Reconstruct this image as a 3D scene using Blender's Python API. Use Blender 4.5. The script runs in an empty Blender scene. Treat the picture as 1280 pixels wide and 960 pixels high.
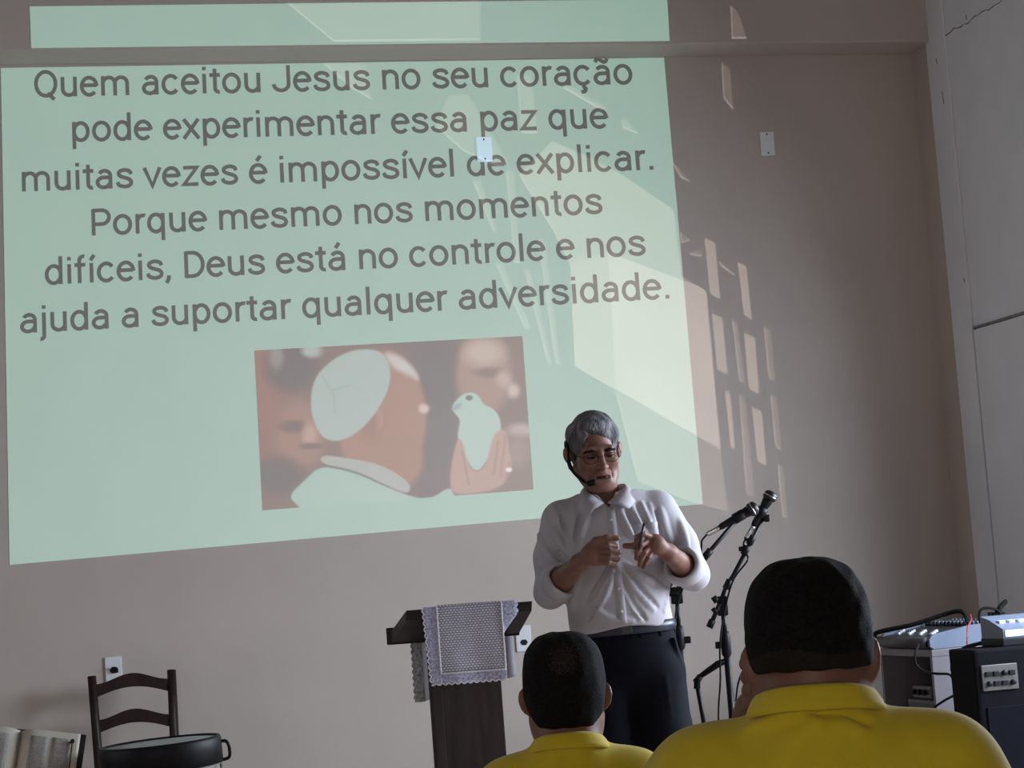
import bpy, bmesh, random
import numpy as np
from math import sin, cos, pi, radians, atan2, sqrt, degrees
from mathutils import Matrix, Vector

random.seed(7)
rng = np.random.RandomState(7)
scene = bpy.context.scene
COL = scene.collection

# ------------------------------------------------------------------ camera
CAM = np.array([0.0, -9.3, 1.14])
FPX, YAW, PITCH, ROLL = 2600.0, radians(14), radians(5.5), radians(4.25)
FW = np.array([sin(YAW) * cos(PITCH), cos(YAW) * cos(PITCH), sin(PITCH)])
_R = np.array([cos(YAW), -sin(YAW), 0.0])
_U = np.cross(_R, FW)
RT = _R * cos(ROLL) - _U * sin(ROLL)
UP = _U * cos(ROLL) + _R * sin(ROLL)
cd = bpy.data.cameras.new('camera')
cd.sensor_fit = 'HORIZONTAL'
cd.sensor_width = 36.0
cd.lens = FPX / 1280.0 * 36.0
cd.clip_start = 0.05
cam = bpy.data.objects.new('camera', cd)
COL.objects.link(cam)
m = Matrix.Identity(4)
for i in range(3):
    m[i][0], m[i][1], m[i][2], m[i][3] = RT[i], UP[i], -FW[i], CAM[i]
cam.matrix_world = m
scene.camera = cam

# ------------------------------------------------------------------ light
scene.view_settings.view_transform = 'Standard'
scene.view_settings.look = 'None'
scene.view_settings.exposure = 0.0
scene.view_settings.gamma = 1.0
scene.view_settings.use_curve_mapping = False

world = bpy.data.worlds.new('daylight')
scene.world = world
world.use_nodes = True
world.node_tree.nodes['Background'].inputs[0].default_value = (0.55, 0.68, 0.9, 1)
world.node_tree.nodes['Background'].inputs[1].default_value = 0.35


def lamp(name, kind, loc, aim, energy, color, **kw):
    d = bpy.data.lights.new(name, kind)
    d.energy = energy
    d.color = color
    for k, v in kw.items():
        setattr(d, k, v)
    o = bpy.data.objects.new(name, d)
    COL.objects.link(o)
    o.location = loc
    o.rotation_euler = (Vector(aim) - Vector(loc)).to_track_quat('-Z', 'Y').to_euler()
    return o


# daylight through the long window of the right-hand wall: bright sky and ground well outside it
lamp('window_daylight', 'AREA', (5.15, -3.05, 2.1), (0.0, -2.5, 0.9), 440, (0.78, 0.88, 1.0),
     shape='RECTANGLE', size=2.9, size_y=1.9)
# daylight through the doorway of the left-hand wall
lamp('doorway_daylight', 'AREA', (-4.6, -3.3, 2.2), (0.8, -2.2, 0.6), 30, (0.92, 0.95, 1.0),
     shape='RECTANGLE', size=2.4, size_y=2.0)
# added fill lamp at the back of the hall, brightens the listeners from behind
lamp('rear_fill', 'AREA', (-1.4, -12.8, 1.1), (0.8, -5.0, 0.4), 75, (1.0, 0.95, 0.88),
     shape='RECTANGLE', size=1.8, size_y=2.2)
# low sun thrown back by a shiny surface outside, through the light-shaping holes of the rear wall
SUNSPOT = np.array([1.2, -22.0, 0.4])
lamp('sun_glint', 'SPOT', SUNSPOT, (2.3, 0.0, 2.6), 9500, (1.0, 0.93, 0.85),
     spot_size=radians(24), spot_blend=0.05, shadow_soft_size=0.003)


# ------------------------------------------------------------------ helpers
def ray(px, py):
    return FW * FPX + RT * (px - 640) + UP * (480 - py)


def on_y(px, py, y=0.0):
    d = ray(px, py)
    return CAM + d * ((y - CAM[1]) / d[1])


def on_x(px, py, x):
    d = ray(px, py)
    return CAM + d * ((x - CAM[0]) / d[0])


def at_depth(px, py, D):
    return CAM + ray(px, py) / FPX * D


def lin(r, g, b):
    f = lambda c: (c / 255 / 12.92) if c / 255 <= 0.04045 else ((c / 255 + 0.055) / 1.055) ** 2.4
    return (f(r), f(g), f(b))


def mat(name, rgb, rough=0.6, metal=0.0, var=0.12, scale=40.0, bump=0.0, bscale=None, emit=None, estr=1.0,
        spec=0.5, sheen=0.0, coat=0.0, stretch=None):
    """Principled material with procedural colour variation and bump."""
    mt = bpy.data.materials.new(name)
    mt.use_nodes = True
    nt = mt.node_tree
    b = nt.nodes['Principled BSDF']
    b.inputs['Roughness'].default_value = rough
    b.inputs['Metallic'].default_value = metal
    b.inputs['Specular IOR Level'].default_value = spec
    b.inputs['Sheen Weight'].default_value = sheen
    b.inputs['Coat Weight'].default_value = coat
    tc = nt.nodes.new('ShaderNodeTexCoord')
    src = tc.outputs['Object']
    if stretch:
        mp = nt.nodes.new('ShaderNodeMapping')
        mp.inputs['Scale'].default_value = stretch
        nt.links.new(src, mp.inputs[0])
        src = mp.outputs[0]
    nz = nt.nodes.new('ShaderNodeTexNoise')
    nz.inputs['Scale'].default_value = scale
    nz.inputs['Detail'].default_value = 4
    nt.links.new(src, nz.inputs['Vector'])
    rp = nt.nodes.new('ShaderNodeValToRGB')
    rp.color_ramp.elements[0].position = 0.3
    rp.color_ramp.elements[1].position = 0.7
    rp.color_ramp.elements[0].color = (*[max(0, c * (1 - var)) for c in rgb], 1)
    rp.color_ramp.elements[1].color = (*[min(1, c * (1 + var)) for c in rgb], 1)
    nt.links.new(nz.outputs['Fac'], rp.inputs[0])
    nt.links.new(rp.outputs[0], b.inputs['Base Color'])
    if bump:
        n2 = nt.nodes.new('ShaderNodeTexNoise')
        n2.inputs['Scale'].default_value = bscale or scale * 4
        n2.inputs['Detail'].default_value = 3
        nt.links.new(src, n2.inputs['Vector'])
        bp = nt.nodes.new('ShaderNodeBump')
        bp.inputs['Strength'].default_value = bump
        bp.inputs['Distance'].default_value = 0.01
        nt.links.new(n2.outputs['Fac'], bp.inputs['Height'])
        nt.links.new(bp.outputs[0], b.inputs['Normal'])
    if emit is not None:
        b.inputs['Emission Color'].default_value = (*emit, 1)
        b.inputs['Emission Strength'].default_value = estr
    return mt


def mesh_of(name, verts, faces, mats, smooth=False, mi=None):
    me = bpy.data.meshes.new(name)
    me.from_pydata([tuple(map(float, v)) for v in verts], [], [tuple(map(int, f)) for f in faces])
    if not isinstance(mats, (list, tuple)):
        mats = [mats]
    for q in mats:
        me.materials.append(q)
    if smooth:
        me.polygons.foreach_set('use_smooth', [True] * len(me.polygons))
    if mi is not None:
        me.polygons.foreach_set('material_index', [int(v) for v in mi])
    me.update()
    return me


def link(name, me, parent=None, label=None):
    o = bpy.data.objects.new(name, me)
    COL.objects.link(o)
    if parent is not None:
        o.parent = parent
    if label:
        o['label'] = label
    return o


def thing(name, label, cat, loc=(0, 0, 0), rotz=0.0, group=None):
    o = bpy.data.objects.new(name, None)
    COL.objects.link(o)
    o.empty_display_size = 0.05
    o.location = loc
    o.rotation_euler = (0, 0, rotz)
    o['label'] = label
    o['category'] = cat
    if group:
        o['group'] = group
    return o


def struct(name, me):
    o = link(name, me)
    o['kind'] = 'structure'
    return o


class MB:
    """Collects bevelled boxes, tubes, lathes and sheets into ONE mesh."""

    def __init__(self):
        self.bm = bmesh.new()

    def add(self, verts, faces, smooth=False, mi=0):
        vs = [self.bm.verts.new(tuple(map(float, v))) for v in verts]
        out = []
        for f in faces:
            try:
                q = self.bm.faces.new([vs[i] for i in f])
            except ValueError:
                continue
            q.smooth = smooth
            q.material_index = mi
            out.append(q)
        return vs

    def box(self, lo, hi, M=None, bev=0.0, mi=0):
        lo, hi = np.array(lo, float), np.array(hi, float)
        t = bmesh.new()
        bmesh.ops.create_cube(t, size=1.0)
        for v in t.verts:
            v.co = Vector((lo + hi) / 2 + np.array(v.co) * (hi - lo))
        if bev:
            bmesh.ops.bevel(t, geom=list(t.edges), offset=bev, segments=2, affect='EDGES', profile=0.6)
        if M is not None:
            bmesh.ops.transform(t, matrix=M, verts=t.verts)
        t.verts.index_update()
        self.add([v.co for v in t.verts], [[v.index for v in f.verts] for f in t.faces], False, mi)
        t.free()

    def prism(self, poly, a, b, axis='y', M=None, mi=0):
        """extrude a 2-D polygon between a and b along an axis; poly gives the two other coordinates"""
        n = len(poly)

        def pt(p, t):
            v = {'y': (p[0], t, p[1]), 'x': (t, p[0], p[1]), 'z': (p[0], p[1], t)}[axis]
            return M @ Vector(v) if M is not None else v
        vs = [pt(p, a) for p in poly] + [pt(p, b) for p in poly]
        fs = [list(range(n))[::-1], list(range(n, 2 * n))] + [[i, (i + 1) % n, n + (i + 1) % n, n + i] for i in range(n)]
        self.add(vs, fs, False, mi)

    def tube(self, pts, r, seg=10, cap=True, smooth=True, mi=0, closed=False):
        pts = [np.array(p, float) for p in pts]
        n = len(pts)
        rs = r if isinstance(r, (list, tuple, np.ndarray)) else [r] * n
        up = np.array([0.13, 0.21, 0.97])
        vs, fs = [], []
        for i, p in enumerate(pts):
            if closed:
                t = pts[(i + 1) % n] - pts[i - 1]
            else:
                t = pts[min(i + 1, n - 1)] - pts[max(i - 1, 0)]
            t = t / (np.linalg.norm(t) + 1e-9)
            a = np.cross(t, up)
            if np.linalg.norm(a) < 0.15:
                a = np.cross(t, [1, 0, 0])
            a /= np.linalg.norm(a)
            b = np.cross(t, a)
            for k in range(seg):
                an = 2 * pi * k / seg
                vs.append(p + (a * cos(an) + b * sin(an)) * rs[i])
        for i in range(n if closed else n - 1):
            for k in range(seg):
                k2 = (k + 1) % seg
                j = (i + 1) % n
                fs.append([i * seg + k, i * seg + k2, j * seg + k2, j * seg + k])
        if cap and not closed:
            fs.append(list(range(seg))[::-1])
            fs.append([(n - 1) * seg + k for k in range(seg)])
        self.add(vs, fs, smooth, mi)

    def lathe(self, prof, M=None, seg=32, smooth=True, mi=0):
        """prof: list of (radius, height) about local z"""
        vs, fs = [], []
        for (r, z) in prof:
            for k in range(seg):
                an = 2 * pi * k / seg
                v = Vector((r * cos(an), r * sin(an), z))
                vs.append(M @ v if M is not None else v)
        for i in range(len(prof) - 1):
            for k in range(seg):
                k2 = (k + 1) % seg
                fs.append([i * seg + k, i * seg + k2, (i + 1) * seg + k2, (i + 1) * seg + k])
        fs.append(list(range(seg))[::-1])
        fs.append([(len(prof) - 1) * seg + k for k in range(seg)])
        self.add(vs, fs, smooth, mi)

    def sheet(self, grid, thick, smooth=True, mi=0):
        """grid [i][j] of points -> a closed sheet of the given thickness"""
        g = np.array(grid, float)
        n, mm = g.shape[:2]
        du = np.gradient(g, axis=0)
        dv = np.gradient(g, axis=1)
        nn = np.cross(du, dv)
        nn /= (np.linalg.norm(nn, axis=2, keepdims=True) + 1e-12)
        a = (g + nn * thick / 2).reshape(-1, 3)
        b = (g - nn * thick / 2).reshape(-1, 3)
        N = n * mm
        ix = lambda i, j: i * mm + j
        fs = []
        for i in range(n - 1):
            for j in range(mm - 1):
                fs.append([ix(i, j), ix(i + 1, j), ix(i + 1, j + 1), ix(i, j + 1)])
                fs.append([N + ix(i, j), N + ix(i, j + 1), N + ix(i + 1, j + 1), N + ix(i + 1, j)])
        loop = [ix(i, 0) for i in range(n)] + [ix(n - 1, j) for j in range(1, mm)] + \
               [ix(i, mm - 1) for i in range(n - 2, -1, -1)] + [ix(0, j) for j in range(mm - 2, 0, -1)]
        for p, q in zip(loop, loop[1:] + loop[:1]):
            fs.append([q, p, N + p, N + q])
        self.add(np.vstack([a, b]), fs, smooth, mi)

    def build(self, name, mats, parent=None, label=None, struct_=False):
        bmesh.ops.recalc_face_normals(self.bm, faces=self.bm.faces)
        me = bpy.data.meshes.new(name)
        self.bm.to_mesh(me)
        self.bm.free()
        for q in (mats if isinstance(mats, (list, tuple)) else [mats]):
            me.materials.append(q)
        if struct_:
            return struct(name, me)
        return link(name, me, parent, label)


def tag(o, label, cat, group=None):
    o['label'] = label
    o['category'] = cat
    if group:
        o['group'] = group
    return o


def spline(pts, n=8):
    """Catmull-Rom through the points"""
    P = [np.array(p, float) for p in pts]
    P = [2 * P[0] - P[1]] + P + [2 * P[-1] - P[-2]]
    out = []
    for i in range(1, len(P) - 2):
        for k in range(n):
            t = k / n
            a, b, c, d = P[i - 1], P[i], P[i + 1], P[i + 2]
            out.append(0.5 * (2 * b + (c - a) * t + (2 * a - 5 * b + 4 * c - d) * t * t + (3 * b - a - 3 * c + d) * t ** 3))
    out.append(P[-2])
    return out


# ------------------------------------------------------------------ implicit surfaces (organic shapes)
class SDF:
    def __init__(s, lo, hi, h):
        s.lo, s.h = np.array(lo, float), h
        n = np.ceil((np.array(hi, float) - s.lo) / h).astype(int) + 1
        s.n = n
        s.d = np.full(n, 0.3, np.float32)

    def win(s, lo, hi):
        i0 = np.clip(np.floor((np.array(lo) - s.lo) / s.h).astype(int), 0, s.n)
        i1 = np.clip(np.ceil((np.array(hi) - s.lo) / s.h).astype(int) + 1, 0, s.n)
        ax = [(s.lo[k] + s.h * np.arange(i0[k], i1[k])).astype(np.float32) for k in range(3)]
        X, Y, Z = ax[0][:, None, None], ax[1][None, :, None], ax[2][None, None, :]
        return tuple(slice(i0[k], i1[k]) for k in range(3)), X, Y, Z

    def op(s, fn, lo, hi, k, mode='add'):
        pad = k + 3 * s.h
        sl, X, Y, Z = s.win(np.array(lo) - pad, np.array(hi) + pad)
        if 0 in s.d[sl].shape:
            return
        b = fn(X, Y, Z)
        a = s.d[sl]
        if mode == 'add':
            if k > 0:
                hh = np.maximum(k - np.abs(a - b), 0)
                s.d[sl] = np.minimum(a, b) - hh * hh / (4 * k)
            else:
                s.d[sl] = np.minimum(a, b)
        else:
            b = -b
            if k > 0:
                hh = np.maximum(k - np.abs(a - b), 0)
                s.d[sl] = np.maximum(a, b) + hh * hh / (4 * k)
            else:
                s.d[sl] = np.maximum(a, b)

    def cap(s, a, b, ra, rb=None, k=0.01, mode='add', M=None):
        rb = ra if rb is None else rb
        if M is not None:
            a, b = M @ Vector(a), M @ Vector(b)
        a, b = np.array(a, np.float32), np.array(b, np.float32)
        ba = b - a
        L2 = float(ba @ ba) + 1e-12

        def fn(X, Y, Z):
            x, y, z = X - a[0], Y - a[1], Z - a[2]
            t = np.clip((x * ba[0] + y * ba[1] + z * ba[2]) / L2, 0, 1)
            return np.sqrt((x - ba[0] * t) ** 2 + (y - ba[1] * t) ** 2 + (z - ba[2] * t) ** 2) - (ra + (rb - ra) * t)
        R = max(ra, rb)
        s.op(fn, np.minimum(a, b) - R, np.maximum(a, b) + R, k, mode)

    def chain(s, pts, rs, k=0.01, mode='add', M=None):
        for i in range(len(pts) - 1):
            s.cap(pts[i], pts[i + 1], rs[i], rs[i + 1], k, mode, M)

    def ell(s, c, r, k=0.01, mode='add', M=None, rot=None, p=2.0):
        R = np.eye(3) if rot is None else np.array(rot.to_3x3())
        c = np.array(c, float)
        if M is not None:
            R = np.array(M.to_3x3()) @ R
            c = np.array(M @ Vector(c))
        r = np.array(r, float)

        def fn(X, Y, Z):
            x, y, z = X - np.float32(c[0]), Y - np.float32(c[1]), Z - np.float32(c[2])
            q = [np.abs(R[0, j] * x + R[1, j] * y + R[2, j] * z).astype(np.float32) for j in range(3)]
            if p == 2.0:
                k0 = np.sqrt((q[0] / r[0]) ** 2 + (q[1] / r[1]) ** 2 + (q[2] / r[2]) ** 2)
                k1 = np.sqrt((q[0] / r[0] ** 2) ** 2 + (q[1] / r[1] ** 2) ** 2 + (q[2] / r[2] ** 2) ** 2) + 1e-6
                return k0 * (k0 - 1) / k1
            k0 = ((q[0] / r[0]) ** p + (q[1] / r[1]) ** p + (q[2] / r[2]) ** p) ** (1 / p)
            return (k0 - 1) * r.min()
        R_ = float(np.max(r))
        s.op(fn, c - R_, c + R_, k, mode)

    def grid(s):
        return [(s.lo[k] + s.h * np.arange(s.n[k])).astype(np.float32).reshape([-1 if j == k else 1 for j in range(3)]) for k in range(3)]

    def displace(s, fn):
        X, Y, Z = s.grid()
        s.d += fn(X, Y, Z)

    def cut(s, fn, k=0.0):
        """keep only where fn(X,Y,Z) < 0"""
        X, Y, Z = s.grid()
        b = fn(X, Y, Z)
        if k > 0:
            hh = np.maximum(k - np.abs(s.d - b), 0)
            s.d = np.maximum(s.d, b) + hh * hh / (4 * k)
        else:
            s.d = np.maximum(s.d, b)

    def surf_y(s, x, z, back=False):
        i = int(round((x - s.lo[0]) / s.h))
        k = int(round((z - s.lo[2]) / s.h))
        i = min(max(i, 0), s.n[0] - 1)
        k = min(max(k, 0), s.n[2] - 1)
        col = np.where(s.d[i, :, k] < 0)[0]
        if len(col) == 0:
            return 0.0
        return s.lo[1] + s.h * (col[-1] if back else col[0])

    def mesh(s):
        d = s.d
        d[0], d[-1] = np.maximum(d[0], 1e-3), np.maximum(d[-1], 1e-3)
        d[:, 0], d[:, -1] = np.maximum(d[:, 0], 1e-3), np.maximum(d[:, -1], 1e-3)
        d[:, :, 0], d[:, :, -1] = np.maximum(d[:, :, 0], 1e-3), np.maximum(d[:, :, -1], 1e-3)
        sg = d < 0
        nx, ny, nz = sg.shape
        cnt = np.zeros((nx - 1, ny - 1, nz - 1), np.int8)
        offs = [(i, j, k) for i in (0, 1) for j in (0, 1) for k in (0, 1)]
        for o in offs:
            cnt += sg[o[0]:nx - 1 + o[0], o[1]:ny - 1 + o[1], o[2]:nz - 1 + o[2]]
        msk = (cnt > 0) & (cnt < 8)
        ci = np.argwhere(msk)
        idx = np.full(cnt.shape, -1, np.int32)
        idx[msk] = np.arange(len(ci))
        acc = np.zeros((len(ci), 3))
        w = np.zeros(len(ci))
        for a in offs:
            for ax in range(3):
                if a[ax]:
                    continue
                b = list(a)
                b[ax] = 1
                va = d[ci[:, 0] + a[0], ci[:, 1] + a[1], ci[:, 2] + a[2]]
                vb = d[ci[:, 0] + b[0], ci[:, 1] + b[1], ci[:, 2] + b[2]]
                c = (va < 0) != (vb < 0)
                t = va[c] / (va[c] - vb[c])
                pt = np.tile(np.array(a, float), (c.sum(), 1))
                pt[:, ax] += t
                acc[c] += pt
                w[c] += 1
        verts = s.lo + s.h * (ci + acc / w[:, None])
        faces = []
        for ax in range(3):
            u, v = (ax + 1) % 3, (ax + 2) % 3
            A = np.moveaxis(sg, (ax, u, v), (0, 1, 2))
            I = np.moveaxis(idx, (ax, u, v), (0, 1, 2))
            e = A[:-1, 1:-1, 1:-1] != A[1:, 1:-1, 1:-1]
            q = np.argwhere(e)
            neg = A[:-1, 1:-1, 1:-1][e]
            i, j, k = q[:, 0], q[:, 1] + 1, q[:, 2] + 1
            f = np.stack([I[i, j - 1, k - 1], I[i, j, k - 1], I[i, j, k], I[i, j - 1, k]], 1)
            f[~neg] = f[~neg][:, ::-1]
            faces.append(f)
        return verts, np.vstack(faces)


def fast_mesh(name, verts, faces, mats, mi=None):
    me = bpy.data.meshes.new(name)
    nv, nf = len(verts), len(faces)
    me.vertices.add(nv)
    me.vertices.foreach_set('co', np.asarray(verts, np.float32).ravel())
    me.loops.add(nf * 4)
    me.loops.foreach_set('vertex_index', np.asarray(faces, np.int32).ravel())
    me.polygons.add(nf)
    me.polygons.foreach_set('loop_start', np.arange(0, nf * 4, 4, dtype=np.int32))
    me.polygons.foreach_set('use_smooth', np.ones(nf, bool))
    for q in (mats if isinstance(mats, (list, tuple)) else [mats]):
        me.materials.append(q)
    if mi is not None:
        me.polygons.foreach_set('material_index', np.asarray(mi, np.int32))
    me.update(calc_edges=True)
    me.validate()
    return me


def build_sdf(name, s, mats, parent, label=None, pick=None):
    v, f = s.mesh()
    mi = None
    if pick is not None:
        mi = pick(v[f].mean(axis=1))
    return link(name, fast_mesh(name, v, f, mats, mi), parent, label)


def wavy(seed, n=6, freq=60.0):
    r = np.random.RandomState(seed)
    D = r.normal(size=(n, 3))
    D /= np.linalg.norm(D, axis=1, keepdims=True)
    ph = r.uniform(0, 6.28, n)
    fr = freq * r.uniform(0.6, 1.5, n)

    def fn(X, Y, Z):
        o = 0
        for q in range(n):
            o = o + np.sin((X * D[q, 0] + Y * D[q, 1] + Z * D[q, 2]) * fr[q] + ph[q])
        return o / n
    return fn


class Frame:
    """a spot in the room that faces the camera: local x to the right, y away, z up"""

    def __init__(s, px, py, D, z0=0.0):
        P = at_depth(px, py, D)
        s.a = atan2(P[0] - CAM[0], P[1] - CAM[1])
        s.loc = (P[0], P[1], z0)
        s.z0 = z0
        s.r = np.array([cos(s.a), -sin(s.a), 0])
        s.n = np.array([sin(s.a), cos(s.a), 0])

    def at(s, px, py, dy=0.0):
        d = ray(px, py)
        B = np.array([s.loc[0], s.loc[1], 0])
        t = ((B + s.n * dy - CAM) @ s.n) / (d @ s.n)
        P = CAM + d * t
        return (float((P - B) @ s.r), dy, float(P[2]) - s.z0)

    @property
    def rotz(s):
        return -s.a

# ------------------------------------------------------------------ the room
WALL_RGB = (0.50, 0.437, 0.40)
m_wall = mat('beige_paint', WALL_RGB, 0.75, var=0.04, scale=2.5, bump=0.08, bscale=220)
m_white = mat('white_paint', (0.72, 0.72, 0.78), 0.7, var=0.05, scale=3.0, bump=0.08, bscale=180)
m_ceil = mat('ceiling_paint', (0.36, 0.33, 0.30), 0.8, var=0.03, scale=3)
m_floor = mat('floor_tiles', (0.42, 0.33, 0.27), 0.35, var=0.12, scale=6)
m_crack = mat('cracked_plaster', (0.22, 0.21, 0.23), 0.9, var=0.3, scale=60)
m_door = mat('white_door_paint', (0.73, 0.73, 0.79), 0.5, var=0.03, scale=4)
XR, XL, ZC, BEAM, YR = 4.47, -3.2, 4.3, 0.24, -13.0

b = MB(); b.box((XL, 0, -0.22), (XR + 0.15, 0.15, ZC)); b.build('wall_front', m_wall, struct_=True)
# beam across the top of the front wall
b = MB(); b.box((XL, -BEAM, 3.6), (XR, 0.0, ZC), bev=0.006); b.build('trim_1', m_wall, struct_=True)
b = MB(); b.box((XL, YR, ZC), (XR + 0.15, 0.15, ZC + 0.15)); b.build('ceiling', m_ceil, struct_=True)
b = MB(); b.box((XL - 0.15, YR - 0.15, -0.37), (XR + 0.15, 0.15, -0.22)); b.build('floor', m_floor, struct_=True)
b = MB(); b.box((XL, -3.9, -0.22), (XR, 0.0, 0.0), bev=0.01)
o = b.build('altar_platform', m_floor, struct_=True)
# right wall: a strip painted like the front wall, then white, with a doorway and a long window opening
b = MB()
b.box((XR, -0.2, -0.22), (XR + 0.15, 0.0, ZC), mi=1)
b.box((XR, -1.75, -0.22), (XR + 0.15, -0.2, ZC))
b.box((XR, -4.7, -0.22), (XR + 0.15, -1.75, 0.3))
b.box((XR, -4.7, 2.35), (XR + 0.15, -1.75, ZC))
b.box((XR, YR, -0.22), (XR + 0.15, -4.7, ZC))
b.build('wall_right', [m_white, m_wall], struct_=True)
b = MB(); b.box((XR - 0.012, -0.40, 0.0), (XR, -0.2, ZC), bev=0.004); b.build('trim_2', m_white, struct_=True)
# hairline crack in the plaster running along the right wall
b = MB()
pts = [(XR - 0.001, y, 3.585 + 0.005 * sin(y * 23) + 0.004 * sin(y * 61)) for y in np.linspace(-0.2, -1.6, 40)]
b.tube(pts, [(0.0012 + 0.003 * abs(sin(i * 1.7))) * (1 - i / 55) for i in range(40)], seg=6)
for (y, z, l) in ((-0.30, 3.50, .03), (-0.33, 3.33, .06), (-0.37, 2.42, .02), (-0.62, 3.62, .02)):
    b.tube([(XR - (0.012 if y > -.4 else .0), y, z), (XR - (0.012 if y > -.4 else .0), y - 0.005, z - l)], 0.003, seg=6)
b.build('trim_3', m_crack, struct_=True)
# flush white door near the corner
b = MB()
b.box((XR - 0.018, -1.34, 0.0), (XR - 0.004, -0.425, 2.165), bev=0.004)
b.build('door_1', m_door, struct_=True)
b = MB()
b.box((XR - 0.012, -0.425, 0.0), (XR, -0.415, 2.18)); b.box((XR - 0.012, -1.35, 2.17), (XR, -0.415, 2.182))
b.build('trim_4', m_crack, struct_=True)
# frame of the long window in the right wall
m_alu = mat('aluminium', (0.6, 0.6, 0.62), 0.35, metal=0.9, var=0.05)
b = MB()
for y in np.linspace(-4.65, -1.8, 4):
    b.box((XR + 0.02, y - 0.03, 0.3), (XR + 0.08, y + 0.03, 2.35))
for z in (0.33, 2.32):
    b.box((XR + 0.02, -4.7, z - 0.03), (XR + 0.08, -1.75, z + 0.03))
b.build('window_1', m_alu, struct_=True)
# left wall with a doorway
b = MB()
b.box((XL - 0.15, -2.4, -0.22), (XL, 0.15, ZC)); b.box((XL - 0.15, YR, -0.22), (XL, -4.2, ZC))
b.box((XL - 0.15, -4.2, 2.4), (XL, -2.4, ZC))
b.build('wall_left', m_wall, struct_=True)

# unseen rear wall, its holes shaped to throw the glint patches on the front wall
def gobo(px, py, y=0.0):
    P = on_y(px, py, y)
    t = (YR - SUNSPOT[1]) / (P[1] - SUNSPOT[1])
    G = SUNSPOT + (P - SUNSPOT) * t
    return (G[0], G[2])


A1 = [(758, 318), (883, 364), (901, 565), (871, 548), (768, 488), (764, 420)]
A2 = [(712, 331), (758, 318), (764, 420), (768, 488), (718, 459)]
A3 = [(768, 488), (871, 548), (901, 565), (910, 640), (868, 629), (797, 602), (781, 540)]
M0 = [(648, 220), (690, 176), (735, 196), (775, 217), (842, 262), (852, 345), (883, 364), (758, 318), (712, 331), (690, 288)]
OUT = [(648, 220), (690, 176), (735, 196), (775, 217), (842, 262), (852, 345), (883, 364), (901, 565), (910, 640),
       (868, 629), (797, 602), (781, 540), (768, 488), (718, 459), (712, 331), (690, 288)]
GRID = [[(879.6, 296.7), (894, 303.8), (900.4, 375.8), (886.7, 368)], [(888.8, 391), (903, 397.5), (909.6, 469), (895.8, 463)],
        [(912.5, 491), (919, 563), (912.5, 560), (905, 488)],
        [(921, 326.7), (933, 333), (940, 401.7), (929, 394)], [(929, 416), (943.8, 422.5), (949, 494), (935.4, 487)],
        [(938.8, 508), (952.5, 515), (958, 584), (945.8, 576.7)]]
DIM = [[(954, 408), (963, 411), (968.8, 477.5), (959.6, 473)], [(961.7, 493), (970.8, 497.5), (977.5, 564), (968, 559)],
       [(970.8, 580), (979, 584), (985, 649.6), (976.7, 645)],
       [(923, 493), (931, 497), (944, 622), (932, 618)], [(914, 400), (922, 404), (931, 480), (923, 476)],
       [(901, 78), (912.5, 86), (917, 141), (903, 124)], [(838, 202), (848, 209), (865, 230), (850, 224)],
       [(849, 288), (864, 301), (851, 305)], [(858, 319), (877, 311), (877, 322)], [(897, 324), (919, 343), (919, 347), (900, 334)],
       [(590, 226), (600, 224), (621, 288), (617, 292)], [(632, 214), (642, 212), (650, 330), (643, 330)],
       [(619, 330), (628, 328), (664, 410), (656, 412)], [(655, 338), (663, 338), (690, 455), (684, 455)],
       [(672, 300), (681, 300), (700, 455), (694, 455)],
       [(560, 120), (585, 118), (636, 205), (622, 210), (578, 190), (545, 160)],
       [(645, 95), (664, 94), (672, 168), (652, 168)], [(700, 110), (716, 108), (757, 135), (752, 140)], [(777, 150), (783, 150), (800, 170), (778, 162)],
       [(402, 79), (456, 80), (465, 127), (440, 112)]]
BEAMP = [[(356, 3), (600, 1), (600, 52), (417, 54)], [(912, 6), (922, 14), (934, 50), (914, 50)]]
holes = [(OUT, 0.0)] + [(g, 0.0) for g in GRID + DIM] + [(g, -BEAM) for g in BEAMP]
cu = bpy.data.curves.new('wall_rear_gobo', 'CURVE')
cu.dimensions = '2D'
cu.fill_mode = 'BOTH'
loops = [[(XL, -0.22), (XR, -0.22), (XR, ZC), (XL, ZC)]] + [[gobo(*p, y) for p in g] for g, y in holes]
for lp in loops:
    sp = cu.splines.new('POLY')
    sp.points.add(len(lp) - 1)
    for q, (x, z) in zip(sp.points, lp):
        q.co = (x, z, 0, 1)
    sp.use_cyclic_u = True
cu.extrude = 0.01
tmp = bpy.data.objects.new('tmp', cu)
COL.objects.link(tmp)
bpy.context.view_layer.update()
me = bpy.data.meshes.new_from_object(tmp)
bpy.data.objects.remove(tmp)
me.name = 'wall_rear_gobo'
me.transform(Matrix(((1, 0, 0, 0), (0, 0, -1, YR - 0.01), (0, 1, 0, 0), (0, 0, 0, 1))))
me.materials.clear(); me.materials.append(m_wall)
struct('wall_rear_gobo', me)


def glass(name, T):
    mt = bpy.data.materials.new(name)
    mt.use_nodes = True
    nt = mt.node_tree
    nt.nodes.clear()
    out = nt.nodes.new('ShaderNodeOutputMaterial')
    tr = nt.nodes.new('ShaderNodeBsdfTransparent')
    q = sqrt(T)
    tr.inputs[0].default_value = (q, q * 0.99, q * 0.97, 1)
    nt.links.new(tr.outputs[0], out.inputs[0])
    return mt


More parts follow.
